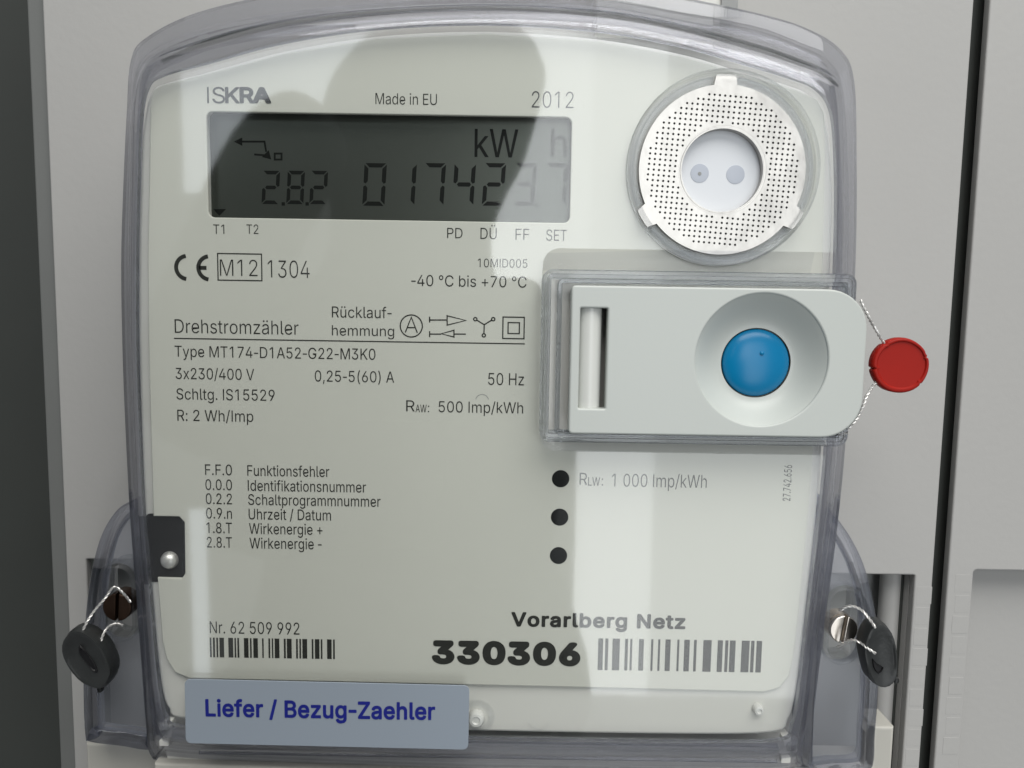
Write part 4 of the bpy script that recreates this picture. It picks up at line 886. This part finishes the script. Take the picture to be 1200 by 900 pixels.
# ------------------------------------------------------------------ sticker
a, b, c, e = at(216, 795, ZC), at(550, 803, ZC), at(219, 868, ZC), at(549, 880, ZC)
sa = R(.45)
sx0, sx1, sy0_, sy1_ = (a.x + c.x) / 2, (b.x + e.x) / 2, (c.y + e.y) / 2, (a.y + b.y) / 2
scx, scy = (sx0 + sx1) / 2, (sy0_ + sy1_) / 2
def rot2(p): return (scx + (p[0] - scx) * math.cos(-sa) - (p[1] - scy) * math.sin(-sa), scy + (p[0] - scx) * math.sin(-sa) + (p[1] - scy) * math.cos(-sa))
st = plate('sticker', [[rot2(p) for p in rrect(sx0, sy0_, sx1, sy1_, 1.4)]], ZC + .03, ZC + .3, M['sticker'], bevel=.05,
           label='pale blue sticker with navy lettering on the cover, lower left of the meter', category='sticker')
text('Liefer / Bezug-Zaehler', 241, 510, 819, 839.5, M['navy'], st, .022, ZC + .3)

# ------------------------------------------------------------------ seals
def W3(x, y, d): p = at(x, y, d); return (p.x, p.y, p.z)
rd = 4.0; rcn = at2(1056.5, 428.5, rd)
rs_ = empty('red_seal', (rcn[0], rcn[1], rd - 3), label='round red plastic seal on twisted wire beside the white lever', category='seal')
rr0 = 33 * .2065 * (DCAM - rd) / DCAM
rp = []
for i in range(96):
    a = 360 * i / 96; r = rr0 * (1 + .018 * math.cos(R(2 * a + 30)) + .006 * math.sin(R(5 * a)))
    for n0, w_, dp in ((188, 3, .10), (18, 3, .07), (128, 4, .05), (318, 3, .05), (27, 6, .03)):
        dd = abs((a - n0 + 180) % 360 - 180)
        if dd < w_: r *= 1 - dp * (1 - dd / w_)
    rp.append((rcn[0] + r * math.cos(R(a)), rcn[1] + r * math.sin(R(a))))
mid = Vector(rcn)
def sc2(k, dx=0, dy=0): return [(rcn[0] + (x - rcn[0]) * k + dx, rcn[1] + (y - rcn[1]) * k + dy) for x, y in rp]
loft('seal_disc', [z3(sc2(.002), rd - 3), z3(sc2(.94), rd - 3), z3(rp, rd - 2.4), z3(rp, rd - .7), z3(sc2(.965), rd - .15), z3(sc2(.93), rd), z3(sc2(.87, .1, .1), rd - .05), z3(sc2(.83, .15, .15), rd - .45), z3(sc2(.5, .1, .1), rd - .5), z3(sc2(.002), rd - .5)], M['red'], rs_, closed_profile=False)
twisted('seal_wire', [W3(1008, 352, 5), W3(1016, 368, 5), W3(1023, 381, 4), W3(1037, 404, 2.8), W3(1046, 415, 2.4)], M['wire'], rs_)
twisted('seal_wire', [W3(1044, 434, 2.4), W3(1028, 447, 2.8), W3(1016, 463, 3.4), W3(1011, 477, 4), W3(1004, 490, 4), W3(992, 505, 4), W3(985, 509, 4)], M['wire'], rs_)

def lump(name, outline_px, d, th, mat, parent, seed=0):
    rnd = random.Random(seed)
    P = crom(poly_px(outline_px, d), 2); cx = sum(p[0] for p in P) / len(P); cy = sum(p[1] for p in P) / len(P)
    S = lambda k: [(cx + (x - cx) * k, cy + (y - cy) * k) for x, y in P]
    jit = lambda ring, a: [(x, y, z + rnd.uniform(-a, a)) for x, y, z in ring]
    return loft(name, [z3(S(.002), d - th), z3(S(.9), d - th), z3(S(1), d - th * .75), z3(S(1), d - th * .3), z3(S(.95), d - .1), jit(z3(S(.86), d), .12), z3(S(.76), d - .3)], mat, parent, closed_profile=False, cap=True)

bd = -3.0
p0 = at(101, 772, bd)
s1 = empty('black_seal', (p0.x, p0.y, bd - 6), label='black plastic seal hanging by wire from the left cover screw', category='seal')
lump('seal_body', [(86,738),(100,742),(118,758),(127,776),(130,790),(123,805),(115,809),(98,803),(84,790),(73,771),(71,756),(76,745)], bd, 6, M['sealblack'], s1, 1)
lump('seal_insert', [(93,756),(100,764),(109,775),(114,787),(110,788),(100,777),(92,765)], bd + .05, .6, M['black'], s1, 2)
lump('wire_stub', [(113,806),(118,806),(119,811),(115,812)], bd - 1, 1.5, M['sealblack'], s1, 3)
twisted('seal_wire', [W3(96, 741, -4), W3(103, 727, -5.5), W3(112, 714, -7), W3(124, 700, -8.5), W3(131, 690, -9.5), W3(137, 689, -10.5), W3(146, 697, -11), W3(153, 706, -11.4)], M['wire'], s1, .19, .19)
twisted('seal_wire', [W3(117, 755, -4.5), W3(121, 744, -6), W3(127, 735, -8), W3(136, 731, -9.5), W3(144, 733, -10.5)], M['wire'], s1, .19, .19)

p0 = at(1033, 755, bd)
s2 = empty('black_seal', (p0.x, p0.y, bd - 6), label='charcoal plastic seal hanging by wire from the right cover screw', category='seal')
lump('seal_body', [(1024,733),(1036,731),(1046,741),(1051,758),(1053,780),(1051,797),(1043,806),(1032,807),(1021,798),(1016,782),(1013,763),(1016,747)], bd, 6, M['sealblack'], s2, 4)
lump('seal_insert', [(1023,772),(1028,778),(1036,783),(1030,790),(1024,782)], bd + .05, .6, M['black'], s2, 5)
lump('wire_stub', [(1050,795),(1054,796),(1053,801),(1049,801)], bd - 1, 1.5, M['sealblack'], s2, 6)
twisted('seal_wire', [W3(984, 716, -10), W3(992, 711, -9), W3(1002, 711, -8), W3(1012, 717, -6), W3(1020, 727, -3.5), W3(1026, 736, -2.4)], M['wire'], s2, .2, .2)
twisted('seal_wire', [W3(981, 758, -10.4), W3(988, 754, -9), W3(998, 750, -7), W3(1008, 753, -5), W3(1017, 760, -2.8), W3(1026, 766, -2.2)], M['wire'], s2, .2, .2)

# ------------------------------------------------------------------ photographer, mirrored in the cover
def skin_body(name, nodes, edges, mat, parent):
    me = bpy.data.meshes.new(name)
    ps = [W(n[0]) for n in nodes]; c = WL[parent]
    me.from_pydata([p - c for p in ps], edges, [])
    o = bpy.data.objects.new(name, me); scn.collection.objects.link(o); o.parent = parent; WL[o] = c
    sm = o.modifiers.new('skin', 'SKIN'); o.modifiers.new('sub', 'SUBSURF').levels = 2
    o.modifiers['sub'].render_levels = 2
    for sv, n in zip(me.skin_vertices[0].data, nodes): sv.radius = (n[1] * .001, n[1] * .001)
    me.skin_vertices[0].data[0].use_root = True
    me.materials.append(mat)
    return o
pb = seen(470, 900, 620)
per = empty('person', pb, label='photographer in dark jacket mirrored in the clear cover, both hands at the phone', category='person')
S_ = seen
nodes = [(S_(468, 1050, 640), 205), (S_(468, 820, 640), 205), (S_(468, 600, 640), 205), (S_(470, 470, 640), 150), (S_(478, 330, 630), 84), (S_(484, 250, 620), 84),
         (S_(488, 185, 610), 106), (S_(500, 140, 610), 112), (S_(545, 75, 615), 88), (S_(558, 20, 620), 84),
         (S_(310, 480, 620), 70), (S_(215, 470, 540), 55), (S_(240, 380, 430), 46), (S_(296, 255, 340), 39), (S_(340, 168, 295), 37), (S_(392, 132, 300), 26),
         (S_(600, 560, 620), 60), (S_(580, 640, 470), 52), (S_(590, 520, 330), 40), (S_(590, 420, 240), 32)]
edges = [(0, 1), (1, 2), (2, 3), (3, 4), (4, 5), (5, 6), (6, 7), (7, 8), (8, 9), (3, 10), (10, 11), (11, 12), (12, 13), (13, 14), (14, 15), (3, 16), (16, 17), (17, 18), (18, 19)]
skin_body('body', nodes, edges, M['coat'], per)
ph0 = CAM.z + 6
ph = plate('smartphone', [rrect(CAM.x - 118, CAM.y - 58, CAM.x + 14, CAM.y + 12, 8)], ph0, ph0 + 8, M['black'], bevel=1.5,
           label='dark smartphone held up behind the lens, mirrored in the cover', category='phone')
